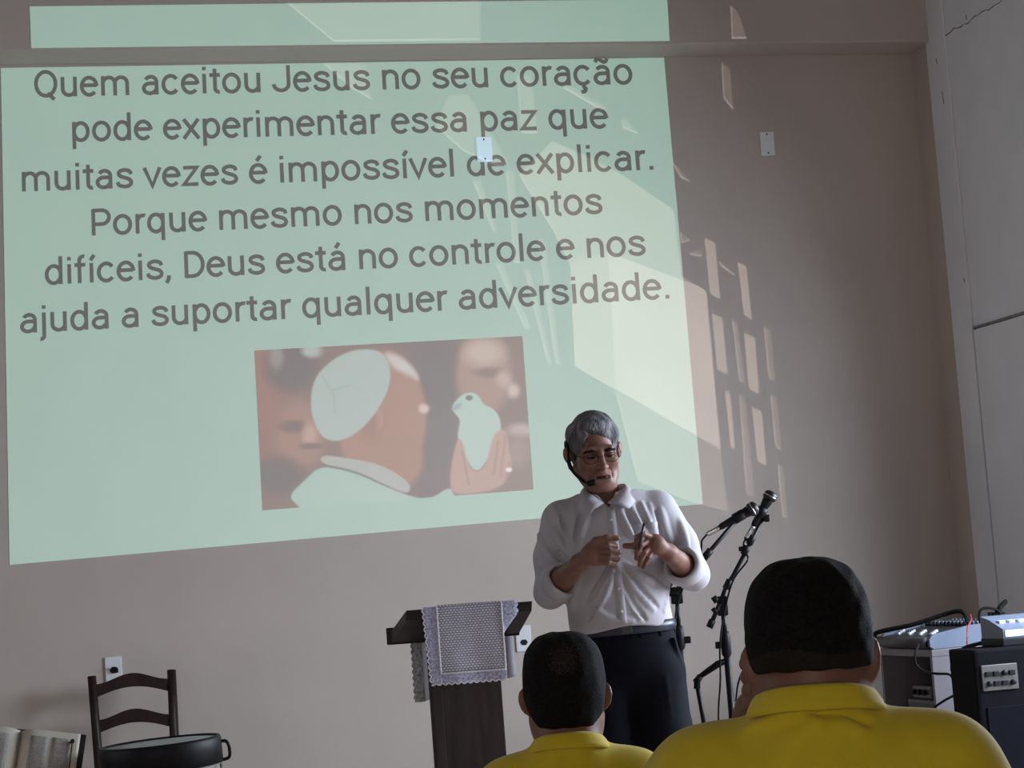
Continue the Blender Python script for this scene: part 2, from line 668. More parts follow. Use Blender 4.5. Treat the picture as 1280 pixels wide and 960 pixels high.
g75, g55, g35, g25 = glass('gobo_filter_pale', .72), glass('gobo_filter_grey', .5), glass('gobo_filter_dim', .38), glass('gobo_filter_dark', .26)  # tints that set how strong each light patch comes out
b = MB()
for polys, y, mi in (([A2], 0, 0), ([M0], 0, 1), ([A3], 0, 2), (GRID, 0, 0), (DIM, 0, 3), (BEAMP, -BEAM, 3)):
    for g in polys:
        b.prism([gobo(*p, y) for p in g], YR - 0.04, YR - 0.036, 'y', mi=mi)
b.build('gobo_panes', [g75, g55, g35, g25], struct_=True)  # added unseen panes that dim the shaped light patches

# ------------------------------------------------------------------ the projected slide (projector light put into glowing panels)
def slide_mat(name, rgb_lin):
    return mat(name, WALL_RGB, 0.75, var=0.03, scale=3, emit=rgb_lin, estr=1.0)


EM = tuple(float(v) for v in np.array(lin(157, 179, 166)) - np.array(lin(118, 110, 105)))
m_slide = slide_mat('mint_projection_glow', EM)
m_text = mat('dark_projected_lettering', tuple(0.6 * c for c in WALL_RGB), 0.75, var=0.02, scale=3, emit=(0.006, 0.02, 0.015))  # letters without projector light, painted darker than the wall
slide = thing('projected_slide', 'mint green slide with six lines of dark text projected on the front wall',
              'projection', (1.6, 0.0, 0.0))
SX = 1.6


def wall_panel(name, quad, y, th, mt, parent):
    """a thin panel lying on the wall plane y; quad in photo pixels"""
    Pf = [on_y(*p, y - th) for p in quad]
    vs = [(p[0] - SX, y - th, p[2]) for p in Pf] + [(p[0] - SX, y - 0.0004, p[2]) for p in Pf]
    bb = MB()
    bb.add(vs, [[0, 1, 2, 3], [7, 6, 5, 4], [0, 4, 5, 1], [1, 5, 6, 2], [2, 6, 7, 3], [3, 7, 4, 0]])
    return bb.build(name, mt, parent)


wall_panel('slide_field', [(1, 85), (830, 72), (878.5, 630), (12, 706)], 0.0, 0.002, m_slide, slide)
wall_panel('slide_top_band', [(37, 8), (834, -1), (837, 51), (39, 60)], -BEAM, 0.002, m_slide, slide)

LINES = [('Quem aceitou Jesus no seu coração', (45, 121.5), (790, 105)),
         ('pode experimentar essa paz que', (91, 177), (759, 160)),
         ('muitas vezes é impossível de explicar.', (28, 239.5), (818, 212)),
         ('Porque mesmo nos momentos', (114, 294.5), (752, 267)),
         ('difíceis, Deus está no controle e nos', (58, 356), (806, 319)),
         ('ajuda a suportar qualquer adversidade.', (27, 416.5), (838, 373))]


def arc(cx, cy, rx, ry, a0, a1, n=18):
    return [(cx + rx * cos(radians(a0 + (a1 - a0) * i / n)), cy + ry * sin(radians(a0 + (a1 - a0) * i / n))) for i in range(n + 1)]


def smooth2(pts, n=6):
    return [(p[0], p[1]) for p in spline([(x, y, 0) for x, y in pts], n)]


def glyphs():
    G = {}
    dot = lambda x: [(x, .625), (x, .72)]
    acute = lambda x: [(x - .03, .6), (x + .07, .74)]
    A = [[(.43, 0), (.43, .35)] + arc(.28, .35, .15, .134, 0, 155),
         [(.43, .305), (.28, .305)] + arc(.25, .17, .165, .134, 95, 275) + [(.35, .06), (.43, .15)]]
    C = [arc(.27, .264, .2, .232, 38, 322, 26)]
    E_ = [[(.085, .29), (.468, .29)], arc(.27, .264, .2, .232, 0, 318, 28)]
    O_ = arc(.285, .264, .205, .232, 0, 360, 32)
    G['o'] = (.57, [O_]); G['e'] = (.53, E_); G['c'] = (.523, C); G['a'] = (.544, A)
    G['é'] = (.53, E_ + [acute(.27)]); G['á'] = (.544, A + [acute(.27)])
    G['ç'] = (.523, C + [smooth2([(.28, .03), (.285, -.05), (.33, -.1), (.29, -.17), (.2, -.185)])])
    G['ã'] = (.544, A + [smooth2([(.1, .61), (.15, .68), (.22, .68), (.31, .62), (.38, .62), (.43, .7)])])
    G['s'] = (.516, [smooth2([(.44, .37), (.40, .45), (.27, .488), (.14, .45), (.11, .385), (.16, .32), (.27, .28), (.39, .235),
                              (.44, .155), (.40, .075), (.27, .038), (.12, .08), (.072, .165)])])
    G['n'] = (.552, [[(.112, 0), (.112, .528)], arc(.285, .32, .17, .166, 170, 0) + [(.455, 0)]])
    G['m'] = (.876, [[(.112, 0), (.112, .528)], arc(.275, .33, .16, .157, 170, 0) + [(.437, 0)],
                     arc(.6, .33, .165, .157, 170, 0) + [(.765, 0)]])
    G['u'] = (.551, [[(.44, 0), (.44, .528)], [(.108, .528)] + arc(.275, .2, .167, .162, 180, 350)])
    G['i'] = (.243, [[(.122, 0), (.122, .528)], dot(.122)]); G['l'] = (.243, [[(.122, 0), (.122, .75)]])
    G['í'] = (.243, [[(.122, 0), (.122, .528)], acute(.13)])
    G['t'] = (.327, [[(.165, .66)] + arc(.26, .13, .095, .092, 180, 285), [(.02, .49), (.305, .49)]])
    G['r'] = (.338, [[(.112, 0), (.112, .528)], arc(.275, .31, .163, .175, 165, 72)])
    G['p'] = (.561, [[(.112, -.203), (.112, .528)], arc(.295, .264, .185, .232, 0, 360, 30)])
    G['q'] = (.568, [[(.455, -.203), (.455, .528)], arc(.27, .264, .187, .232, 0, 360, 30)])
    G['d'] = (.564, [[(.455, 0), (.455, .75)], arc(.27, .264, .187, .232, 0, 360, 30)])
    G['x'] = (.496, [[(.05, .528), (.45, 0)], [(.445, .528), (.045, 0)]])
    G['z'] = (.496, [[(.06, .488), (.42, .488), (.07, .04), (.45, .04)]])
    G['v'] = (.484, [[(.035, .528), (.242, .03), (.45, .528)]])
    G['f'] = (.347, [[(.15, 0)] + arc(.255, .6, .105, .118, 180, 72), [(.02, .49), (.31, .49)]])
    G['j'] = (.239, [[(.125, .528)] + arc(.035, -.1, .09, .085, 0, -100), dot(.125)])
    G['J'] = (.552, [[(.45, .711)] + arc(.25, .21, .2, .172, 0, -180)])
    G['Q'] = (.687, [arc(.34, .355, .263, .322, 0, 360, 36), [(.38, .1), (.57, -.07)]])
    G['P'] = (.631, [[(.14, 0), (.14, .711)], [(.14, .67)] + arc(.36, .485, .2, .186, 90, -90) + [(.14, .299)]])
    G['D'] = (.656, [[(.14, 0), (.14, .711)], [(.14, .67)] + arc(.31, .355, .27, .315, 90, -90) + [(.14, .04)]])
    G['.'] = (.263, [[(.13, 0), (.13, .1)]]); G[','] = (.196, [[(.12, .09), (.11, .0), (.05, -.11)]])
    return G


GLY = glyphs()
STEM = 0.051


def word_ribbons(w, x):
    """stroke outlines of a word starting at pen position x (em units)"""
    out = []
    for ch in w:
        adv, strokes = GLY[ch]
        for st in strokes:
            P = np.array(st, float) + (x, 0)
            keep = [0] + [i for i in range(1, len(P)) if np.hypot(*(P[i] - P[i - 1])) > 1e-4]
            P = P[keep]
            t = np.diff(P, axis=0)
            t /= np.linalg.norm(t, axis=1, keepdims=True)
            n0 = np.stack([-t[:, 1], t[:, 0]], 1)
            cl = np.hypot(*(P[0] - P[-1])) < 1e-3
            nn = np.vstack([n0[:1], n0[:-1] + n0[1:], n0[-1:]])
            if cl:
                nn[0] = nn[-1] = n0[0] + n0[-1]
            nn /= np.linalg.norm(nn, axis=1, keepdims=True)
            ref = np.vstack([n0, n0[-1:]])
            nn /= np.clip((nn * ref).sum(1, keepdims=True), 0.5, 1)
            out.append((P + nn * STEM, P - nn * STEM))
        x += adv
    return out, x


for s, p0, p1 in LINES:
    total = sum(GLY[c][0] if c != ' ' else .248 for c in s)
    lsb, rsb = 0.07, 0.06
    x = 0.0
    for w in s.split(' '):
        rib, xe = word_ribbons(w, x)
        vs, fs = [], []
        for ri, (L, R) in enumerate(rib):
            base = len(vs)
            n = len(L)
            for dz in (0.0, 0.0006):
                for q in list(L) + list(R):
                    u = (q[0] - lsb) / (total - lsb - rsb)
                    bx, by = p0[0] + (p1[0] - p0[0]) * u, p0[1] + (p1[1] - p0[1]) * u
                    hgt = q[1] / .711 * 33.0
                    P = on_y(bx - (0.02 + 0.062 * bx / 850) * hgt, by - hgt, -0.003)
                    vs.append((P[0] - SX, -0.0023 - (dz + ri * 0.00004 if dz else 0.0), P[2]))
            for i in range(n - 1):
                a_, b_, c_, d_ = base + i, base + i + 1, base + n + i + 1, base + n + i
                fs += [(a_ + 2 * n, b_ + 2 * n, c_ + 2 * n, d_ + 2 * n), (d_, c_, b_, a_),
                       (a_, b_, b_ + 2 * n, a_ + 2 * n), (c_, d_, d_ + 2 * n, c_ + 2 * n)]
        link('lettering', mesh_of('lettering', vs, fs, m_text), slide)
        x = xe + .248

# the small picture on the slide: a man in a white cap, seen from behind, looking at a white dove in raised hands
def seg_dist(px, py, poly):
    """signed distance to a polygon (negative inside)"""
    d = np.full(px.shape, 1e9)
    ins = np.zeros(px.shape, bool)
    n = len(poly)
    for i in range(n):
        (x0, y0), (x1, y1) = poly[i], poly[(i + 1) % n]
        ex, ey = x1 - x0, y1 - y0
        t = np.clip(((px - x0) * ex + (py - y0) * ey) / (ex * ex + ey * ey + 1e-9), 0, 1)
        d = np.minimum(d, np.hypot(px - x0 - ex * t, py - y0 - ey * t))
        c = ((y0 > py) != (y1 > py)) & (px < (x1 - x0) * (py - y0) / ((y1 - y0) + 1e-9) + x0)
        ins ^= c
    return np.where(ins, -d, d)


NU, NV = 260, 160
U_, V_ = np.meshgrid(np.linspace(0, 1, NU), np.linspace(0, 1, NV), indexing='ij')
TLc, TRc, BRc, BLc = (115, 182), (1132, 122), (1180, 705), (147, 790)
bil = lambda k: (1 - U_) * (1 - V_) * TLc[k] + U_ * (1 - V_) * TRc[k] + U_ * V_ * BRc[k] + (1 - U_) * V_ * BLc[k]
cx_, cy_ = bil(0), bil(1)
img = np.zeros((NU, NV, 3)) + np.array((136, 116, 105))


def lay(mask, rgb, a=1.0):
    global img
    mk = (np.clip(mask, 0, 1) * a)[..., None]
    img = img * (1 - mk) + np.array(rgb) * mk


def blob(c, r, rgb, soft=0.35, a=1.0, rot=0.0):
    x, y = cx_ - c[0], cy_ - c[1]
    ca, sa = cos(rot), sin(rot)
    q = np.hypot((x * ca + y * sa) / r[0], (-x * sa + y * ca) / r[1])
    lay((1 + soft / 2 - q) / soft, rgb, a)


def pol(poly, rgb, soft=6.0, a=1.0):
    if len(poly) > 5:
        for _ in range(2):
            q = []
            for p0, p1 in zip(poly, poly[1:] + poly[:1]):
                q += [(p0[0] * .75 + p1[0] * .25, p0[1] * .75 + p1[1] * .25), (p0[0] * .25 + p1[0] * .75, p0[1] * .25 + p1[1] * .75)]
            poly = q
    lay((soft / 2 - seg_dist(cx_, cy_, poly)) / soft, rgb, a)


blob((150, 300), (110, 330), (152, 118, 106), 1.0)
blob((800, 400), (130, 380), (121, 104, 96), 0.9)
blob((250, 240), (90, 90), (108, 95, 88), 0.6)
blob((330, 183), (38, 26), (168, 172, 166), 0.9)
blob((200, 205), (30, 55), (146, 140, 132), 1.0)
blob((290, 505), (95, 130), (160, 128, 113), 0.4)
blob((262, 470), (48, 22), (128, 104, 94), 0.8)
blob((325, 505), (26, 46), (180, 150, 136), 0.9)
blob((330, 545), (40, 12), (132, 106, 96), 0.8)
blob((210, 660), (90, 70), (120, 100, 92), 0.7)
blob((985, 270), (105, 150), (160, 134, 119), 0.35)
blob((985, 185), (75, 50), (184, 164, 150), 0.9)
blob((1010, 262), (60, 18), (138, 114, 103), 0.9)
blob((1062, 285), (28, 30), (182, 156, 144), 1.0)
blob((1100, 330), (22, 26), (192, 172, 162), 1.0)
blob((1130, 480), (50, 24), (178, 160, 150), 1.0)
blob((1120, 560), (40, 60), (150, 130, 120), 1.0)
blob((600, 440), (170, 262), (164, 129, 111), 0.12)
blob((660, 600), (100, 100), (162, 128, 110), 0.3)
pol([(600, 180), (680, 205), (735, 262), (742, 300), (700, 270), (640, 250)], (190, 182, 174), 22)
blob((590, 440), (16, 42), (186, 146, 126), 0.6)
blob((560, 450), (40, 70), (148, 116, 102), 1.0, 0.6)
blob((760, 400), (20, 18), (196, 176, 166), 0.8)
pol([(327, 380), (340, 290), (400, 222), (480, 180), (560, 173), (612, 195), (636, 262), (622, 340), (570, 430), (500, 500),
     (425, 530), (372, 512), (340, 450)], (166, 176, 168), 8)
for a_, b_ in (((360, 258), (415, 350)), ((415, 350), (420, 420)), ((480, 310), (545, 350)), ((480, 310), (410, 330))):
    pol([a_, b_, (b_[0] + 5, b_[1] + 3), (a_[0] + 5, a_[1] + 3)], (146, 158, 150), 6, 0.8)
pol([(372, 575), (480, 592), (570, 605), (650, 640), (715, 690), (702, 728), (620, 692), (500, 635), (365, 612)], (168, 168, 160), 6)
ROBE = [(243, 735), (310, 672), (370, 616), (500, 641), (620, 698), (702, 730), (750, 741), (800, 737), (858, 694), (880, 726),
        (890, 800), (300, 800), (285, 772)]
pol(ROBE, (162, 183, 169), 8)
pol([(370, 612), (500, 635), (620, 692), (640, 702), (620, 700), (500, 645), (370, 620)], (120, 128, 120), 4, .8)
pol([(862, 392), (900, 347), (940, 335), (970, 350), (985, 384), (1030, 400), (1055, 445), (1052, 520), (1000, 600), (962, 645),
     (920, 592), (884, 510), (900, 440), (878, 420)], (168, 187, 174), 7)
blob((932, 358), (13, 9), (84, 88, 84), 0.6)
blob((885, 392), (22, 9), (150, 156, 160), 0.7, 1, -0.6)
pol([(884, 512), (908, 520), (925, 600), (962, 648), (1000, 610), (1018, 520), (1040, 480), (1078, 480), (1085, 560), (1098, 600),
     (1095, 632), (1060, 700), (930, 726), (866, 722), (858, 650)], (176, 146, 131), 10)
for x0, y0, x1, y1 in ((1040, 520, 1025, 650), (1068, 500, 1050, 660), (905, 560, 930, 690), (1085, 600, 1070, 680)):
    pol([(x0, y0), (x0 + 6, y0), (x1 + 6, y1), (x1, y1)], (150, 122, 110), 8, .8)
blob((1085, 630), (12, 9), (214, 206, 200), 0.5)
img = img * 0.92 + 0.08 * img.mean(axis=2, keepdims=True) * np.array((0.99, 1.01, 1.0))
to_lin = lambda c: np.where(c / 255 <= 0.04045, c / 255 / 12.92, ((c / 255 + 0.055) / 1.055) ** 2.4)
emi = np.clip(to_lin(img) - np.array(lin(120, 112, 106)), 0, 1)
quad = [(318, 438), (653, 420), (667, 612), (328, 638)]
gx = (1 - U_) * (1 - V_) * quad[0][0] + U_ * (1 - V_) * quad[1][0] + U_ * V_ * quad[2][0] + (1 - U_) * V_ * quad[3][0]
gy = (1 - U_) * (1 - V_) * quad[0][1] + U_ * (1 - V_) * quad[1][1] + U_ * V_ * quad[2][1] + (1 - U_) * V_ * quad[3][1]
vs, fs = [], []
for i in range(NU):
    for j in range(NV):
        P = on_y(gx[i, j], gy[i, j], -0.003)
        vs.append((P[0] - SX, -0.003, P[2]))
for i in range(NU - 1):
    for j in range(NV - 1):
        fs.append((i * NV + j, i * NV + j + 1, (i + 1) * NV + j + 1, (i + 1) * NV + j))
m_pic = mat('picture_projection_glow', WALL_RGB, 0.75, var=0.03, scale=3)  # projector light of the picture put into coloured emission
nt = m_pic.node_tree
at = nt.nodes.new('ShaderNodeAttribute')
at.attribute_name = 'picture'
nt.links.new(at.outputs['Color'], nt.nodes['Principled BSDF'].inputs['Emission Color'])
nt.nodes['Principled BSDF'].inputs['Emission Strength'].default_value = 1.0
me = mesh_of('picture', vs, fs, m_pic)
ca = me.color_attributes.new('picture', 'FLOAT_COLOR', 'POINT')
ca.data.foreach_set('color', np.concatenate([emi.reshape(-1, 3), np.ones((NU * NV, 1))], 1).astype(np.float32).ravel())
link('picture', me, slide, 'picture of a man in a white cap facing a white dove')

# ------------------------------------------------------------------ wall plates
m_plate = mat('white_plastic', (0.74, 0.75, 0.78), 0.35, var=0.03, scale=20)
m_black = mat('black_plastic', (0.007, 0.007, 0.009), 0.5, var=0.3, scale=60, spec=0.2)
m_dmetal = mat('black_metal', (0.006, 0.006, 0.009), 0.42, var=0.2, scale=30, spec=0.22)
m_chrome = mat('chrome', (0.6, 0.6, 0.62), 0.2, metal=1.0, var=0.05)
m_rubber = mat('black_rubber', (0.009, 0.009, 0.010), 0.8, var=0.2, spec=0.2)


m_glowplate = mat('white_plastic_projection_glow', (0.74, 0.75, 0.78), 0.35, var=0.03, scale=20, emit=(0.14, 0.29, 0.37))  # projector light on this plate put into its own emission


def plate(px, py, kind, label, y=0.0):
    P = on_y(px, py, y)
    t = thing('outlet' if kind != 'blank' else 'blank_wall_plate', label, 'outlet' if kind != 'blank' else 'wall plate', (P[0], y, P[2]))
    bb = MB(); bb.box((-0.036, -0.010, -0.059), (0.036, 0.0, 0.059), bev=0.004); bb.build('cover_plate', m_plate if y == 0.0 else m_glowplate, t)
    if kind == 'blank':
        for z in (-0.046, 0.046):
            bb = MB()
            bb.lathe([(0.004, 0), (0.004, 0.002), (0.0025, 0.003)], Matrix.Translation((0, -0.010, z)) @ Matrix.Rotation(pi / 2, 4, 'X'), 12)
            bb.build('screw', m_black, t)
    else:
        bb = MB()
        hexa = [(0.018 * cos(a), 0.018 * sin(a) * .8) for a in np.arange(6) * pi / 3]
        bb.prism([(x, z - (0.018 if kind == 'socket' else 0.0)) for x, z in hexa], -0.0125, -0.009)
        bb.build('socket', m_black, t)
        if kind == 'hook':
            bb = MB()
            bb.tube(spline([(-0.008, -0.012, 0.006), (-0.004, -0.03, 0.012), (0.012, -0.032, 0.008), (0.014, -0.03, -0.01)]), 0.005, 8)
            bb.build('plug_lead', m_black, t)
    return t


plate(958.5, 180, 'blank', 'blank white cover plate on the bare upper wall, right of the slide')
plate(605, 187, 'blank', 'small white cover plate given a projector-like glow, between two lines of text', -0.004)
plate(654, 798, 'socket', 'white wall outlet behind the right edge of the lectern')
plate(142, 838, 'hook', 'white wall outlet above the ladder-back chair')

# ------------------------------------------------------------------ ladder-back chair by the wall
m_dwood = mat('dark_stained_wood', (0.022, 0.010, 0.009), 0.5, var=0.35, scale=6, stretch=(6, 6, 1), spec=0.25)
m_seat = mat('woven_rush', (0.22, 0.15, 0.08), 0.8, var=0.3, scale=70, bump=0.4)
F = Frame(168, 890, 8.82)
ch = thing('ladder_back_chair', 'dark wooden ladder-back chair against the wall under an outlet', 'chair', F.loc, F.rotz + radians(2))
LEAN = 0.10
for sx in (-1, 1):
    bb = MB()
    bb.tube([(sx * 0.155, 0.0 + LEAN * 0.0, 0.0), (sx * 0.157, -0.02, 0.42), (sx * 0.163, 0.02, 0.68), (sx * 0.168, 0.055, 0.885)],
            [0.017, 0.02, 0.02, 0.019], 8)
    bb.build('rear_leg', m_dwood, ch)
    bb = MB()
    bb.tube([(sx * 0.185, -0.40, 0.0), (sx * 0.185, -0.40, 0.44)], [0.016, 0.02], 8)
    bb.build('front_leg', m_dwood, ch)
for z0 in (0.845, 0.695, 0.545):
    top, bot = [], []
    for x in np.linspace(-0.155, 0.155, 21):
        c = cos(x / 0.155 * pi / 2)
        c2 = 0.5 + 0.5 * cos(x / 0.155 * pi)
        top.append((x, z0 + 0.005 + 0.036 * c2))
        bot.append((x, z0 - 0.05 + 0.034 * c))
    yb = {0.845: 0.046, 0.695: 0.021, 0.545: -0.0}[z0]
    bb = MB(); bb.prism(top + bot[::-1], yb - 0.009, yb + 0.009); bb.build('back_slat', m_dwood, ch)
bb = MB(); bb.box((-0.19, -0.42, 0.415), (0.19, 0.01, 0.45), bev=0.012); bb.build('seat', m_seat, ch)
for (p, q) in (((-.185, -.4, .2), (.185, -.4, .2)), ((-.185, -.4, .16), (-.156, -.01, .16)), ((.185, -.4, .16), (.156, -.01, .16)), ((-.156, -.01, .24), (.156, -.01, .24))):
    bb = MB(); bb.tube([p, q], 0.010, 8); bb.build('stretcher', m_dwood, ch)

# ------------------------------------------------------------------ snare drum on its stand
m_head = mat('drum_head', (0.26, 0.26, 0.27), 0.5, var=0.06, scale=15)
m_shell = mat('white_drum_shell', (0.7, 0.69, 0.66), 0.3, var=0.03)
F = Frame(200, 932, 6.0)
dr = thing('snare_drum', 'round drum with black hoop and pale shell in front of the ladder-back chair', 'drum', F.loc, F.rotz)
TL = Matrix.Translation((0, 0, 0.76)) @ Matrix.Rotation(radians(-2.2), 4, 'Y') @ Matrix.Rotation(radians(0.4), 4, 'X')
bb = MB(); bb.lathe([(0.163, -0.004), (0.163, 0.002), (0.10, 0.003), (0.02, 0.003)], TL, 48); bb.build('drum_head', m_head, dr)
bb = MB(); bb.lathe([(0.166, -0.07), (0.176, -0.07), (0.176, 0.0), (0.172, 0.007), (0.165, 0.007), (0.164, -0.004)], TL, 48)
bb.build('hoop', m_black, dr)
bb = MB(); bb.lathe([(0.165, -0.075), (0.168, -0.06), (0.168, -0.2), (0.16, -0.205)], TL, 48); bb.build('shell', m_shell, dr)
bb = MB(); bb.lathe([(0.165, -0.215), (0.175, -0.215), (0.175, -0.185), (0.168, -0.185)], TL, 48); bb.build('lower_hoop', m_chrome, dr)
for k in range(8):
    an = 2 * pi * k / 8 - 0.42
    Mk = TL @ Matrix.Rotation(an, 4, 'Z')
    bb = MB()
    bb.box((0.166, -0.010, -0.15), (0.186, 0.010, -0.10), Mk, bev=0.004)
    bb.tube([Mk @ Vector((0.181, 0, -0.2)), Mk @ Vector((0.181, 0, -0.072))], 0.0035, 8)
    bb.build('lug', m_chrome, dr)
bb = MB()
Mk = TL @ Matrix.Rotation(-0.12, 4, 'Z')
bb.tube(spline([Mk @ Vector(p) for p in ((0.174, 0, -0.012), (0.19, 0, -0.015), (0.197, 0, -0.035), (0.194, 0, -0.06), (0.176, 0, -0.066))], 5), 0.005, 8)
bb.build('handle', m_black, dr)
st = thing('drum_stand', 'chrome tripod stand under the round drum', 'stand', F.loc, F.rotz)
bb = MB(); bb.tube([(0, 0, 0.13), (0, 0, 0.46)], 0.013, 12); bb.build('pole', m_chrome, st)
for k in range(3):
    an = 2 * pi * k / 3 + 0.4
    bb = MB(); bb.tube([(0, 0, 0.3), (0.12 * cos(an), 0.12 * sin(an), 0.16), (0.25 * cos(an), 0.25 * sin(an), 0.012)], 0.009, 8)
    leg = bb.build('leg', m_chrome, st)
    bb = MB(); bb.lathe([(0.014, 0), (0.016, 0.01), (0.011, 0.03)], Matrix.Translation((0.252 * cos(an), 0.252 * sin(an), 0.0)), 12)
    bb.build('rubber_foot', m_rubber, leg)
    bb = MB(); bb.tube([(0, 0, 0.44), (0.13 * cos(an), 0.13 * sin(an), 0.525), (0.172 * cos(an), 0.172 * sin(an), 0.535), (0.185 * cos(an), 0.185 * sin(an), 0.57)], 0.008, 8)
    bb.build('basket_arm', m_chrome, st)

# ------------------------------------------------------------------ open book on a rest
m_page = mat('book_paper', (0.56, 0.52, 0.45), 0.8, var=0.06, scale=8)
m_cover = mat('black_leather', (0.012, 0.011, 0.011), 0.45, var=0.2, scale=80)
m_ink = mat('printed_columns', (0.30, 0.29, 0.28), 0.85, var=0.25, scale=220)
m_rib = mat('dark_ribbon', (0.03, 0.014, 0.016), 0.6)
F = Frame(22, 945, 6.0)
bk = thing('open_book', 'thick open book with black cover propped up at the left edge', 'book', F.loc, F.rotz)
# local plane of the book, leaning back; u across, v up the page
BC = np.array(F.at(22, 945))
TILT = radians(28)
e0, e1 = np.array([1.0, 0, 0]), np.array([0.0, sin(TILT), cos(TILT)])
eu = e0 * cos(radians(11)) - e1 * sin(radians(11))
ev = e1 * cos(radians(11)) + e0 * sin(radians(11))
en = np.cross(eu, ev)
if en[1] > 0:
    en = -en


def bkp(u, v, w):
    return BC + eu * u + ev * v + en * w


bb = MB()
cov = []
for u in np.linspace(-0.175, 0.185, 13):
    cov.append([bkp(u, v, -0.004) for v in (-0.13, 0.0, 0.085)])
bb.sheet(cov, 0.005, smooth=False); bb.build('cover', m_cover, bk)
for sgn in (-1, 1):
    g = []
    for s_ in np.linspace(0, 1, 17):
        u = 0.004 + s_ * 0.166
        w = 0.022 * (1 - (1 - min(s_ / 0.25, 1)) ** 2) * (1 - 0.35 * s_) + 0.002
        g.append([bkp(sgn * u, v, w) for v in np.linspace(-0.125, 0.075, 5)])
    if sgn < 0:
        g = g[::-1]
    bb = MB(); bb.sheet(g, 0.012); blk = bb.build('page_block', m_page, bk)
    for (u0, u1) in ((0.03, 0.082), (0.092, 0.146)):
        g2 = []
        for u in np.linspace(u0, u1, 5):
            s_ = (u - 0.004) / 0.166
            w = 0.022 * (1 - (1 - min(s_ / 0.25, 1)) ** 2) * (1 - 0.35 * s_) + 0.0090
            g2.append([bkp(sgn * u, v, w) for v in np.linspace(-0.12, 0.055, 5)])
        if sgn < 0:
            g2 = g2[::-1]
        bb = MB(); bb.sheet(g2, 0.0006); bb.build('text_column', m_ink, blk)
bb = MB()
bb.tube([bkp(0.150, 0.045, 0.028), bkp(0.151, -0.02, 0.028), bkp(0.152, -0.1, 0.027)], 0.0022, 6)
bb.build('ribbon', m_rib, bk)
bb = MB(); bb.lathe([(0.001, -0.003), (0.006, -0.002), (0.0065, 0.002), (0.001, 0.003)], Matrix.Translation(Vector(bkp(0.150, 0.048, 0.028))) @ Matrix.Rotation(pi / 2, 4, 'X'), 12)
bb.build('page_marker', m_black, bk)
tb = thing('book_stand', 'wooden stand with sloping board holding the open book at the left edge', 'stand', F.loc, F.rotz)
bb = MB()
g = [[bkp(u, v, -0.016) for v in (-0.145, 0.0, 0.06)] for u in np.linspace(-0.15, 0.15, 4)]
bb.sheet(g, 0.014, smooth=False); bb.build('sloping_board', m_dwood, tb)
bb = MB(); bb.tube([bkp(-0.15, -0.137, 0.005), bkp(0.15, -0.137, 0.005)], 0.009, 8); bb.build('ledge', m_dwood, tb)
pz = bkp(0, -0.03, -0.02)
bb = MB(); bb.tube([(pz[0], pz[1] + .005, 0.02), (pz[0], pz[1] + .005, pz[2] - 0.005)], [0.024, 0.018], 12); bb.build('post', m_dwood, tb)
bb = MB(); bb.lathe([(0.15, 0.0), (0.15, 0.015), (0.05, 0.035), (0.025, 0.05)], Matrix.Translation((pz[0], pz[1] + .005, 0)), 32); bb.build('base', m_dwood, tb)

# ------------------------------------------------------------------ lectern and its lace cloth
F = Frame(585, 860, 6.8)
m_lwood = mat('brown_lectern_wood', (0.040, 0.028, 0.032), 0.5, spec=0.25, var=0.3, scale=5, stretch=(8, 8, 1))
m_ldark = mat('dark_lectern_top', (0.020, 0.016, 0.018), 0.5, spec=0.2, var=0.3, scale=6, stretch=(1, 8, 8))
le = thing('lectern', 'dark wooden lectern with sloping top beside the standing speaker', 'lectern', F.loc, F.rotz)
bb = MB(); bb.box((-0.128, 0.02, 0.04), (0.110, 0.20, 1.0), bev=0.004); bb.build('column', m_lwood, le)
bb = MB(); bb.box((-0.118, 0.012, 0.05), (-0.085, 0.022, 0.99), bev=0.003); bb.build('corner_strip', m_lwood, le)
bb = MB(); bb.box((-0.2, -0.04, 0.0), (0.18, 0.26, 0.045), bev=0.008); bb.build('base', m_lwood, le)
# sloping desk: the high edge towards the audience, the low edge with its lip towards the speaker
hx0, hx1, hz, hy = -0.183, 0.23, 1.082, 0.0
lx0, lx1, lz, ly = -0.255, 0.185, 0.985, 0.30
bb = MB()
V8 = [(hx0, hy, hz), (hx1, hy, hz), (lx1, ly, lz + 0.02), (lx0, ly, lz + 0.02),
      (hx0 - .004, hy, hz - 0.032), (hx1 - .004, hy, hz - 0.032), (lx1, ly, lz - 0.015), (lx0, ly, lz - 0.015)]
bb.add(V8, [[0, 1, 2, 3], [7, 6, 5, 4], [0, 4, 5, 1], [1, 5, 6, 2], [2, 6, 7, 3], [3, 7, 4, 0]])
bb.build('desk_board', m_ldark, le)
bb = MB(); bb.box((lx0 - 0.010, ly - 0.008, lz - 0.018), (lx1 + 0.004, ly + 0.016, lz + 0.04), bev=0.004); bb.build('lip', m_ldark, le)

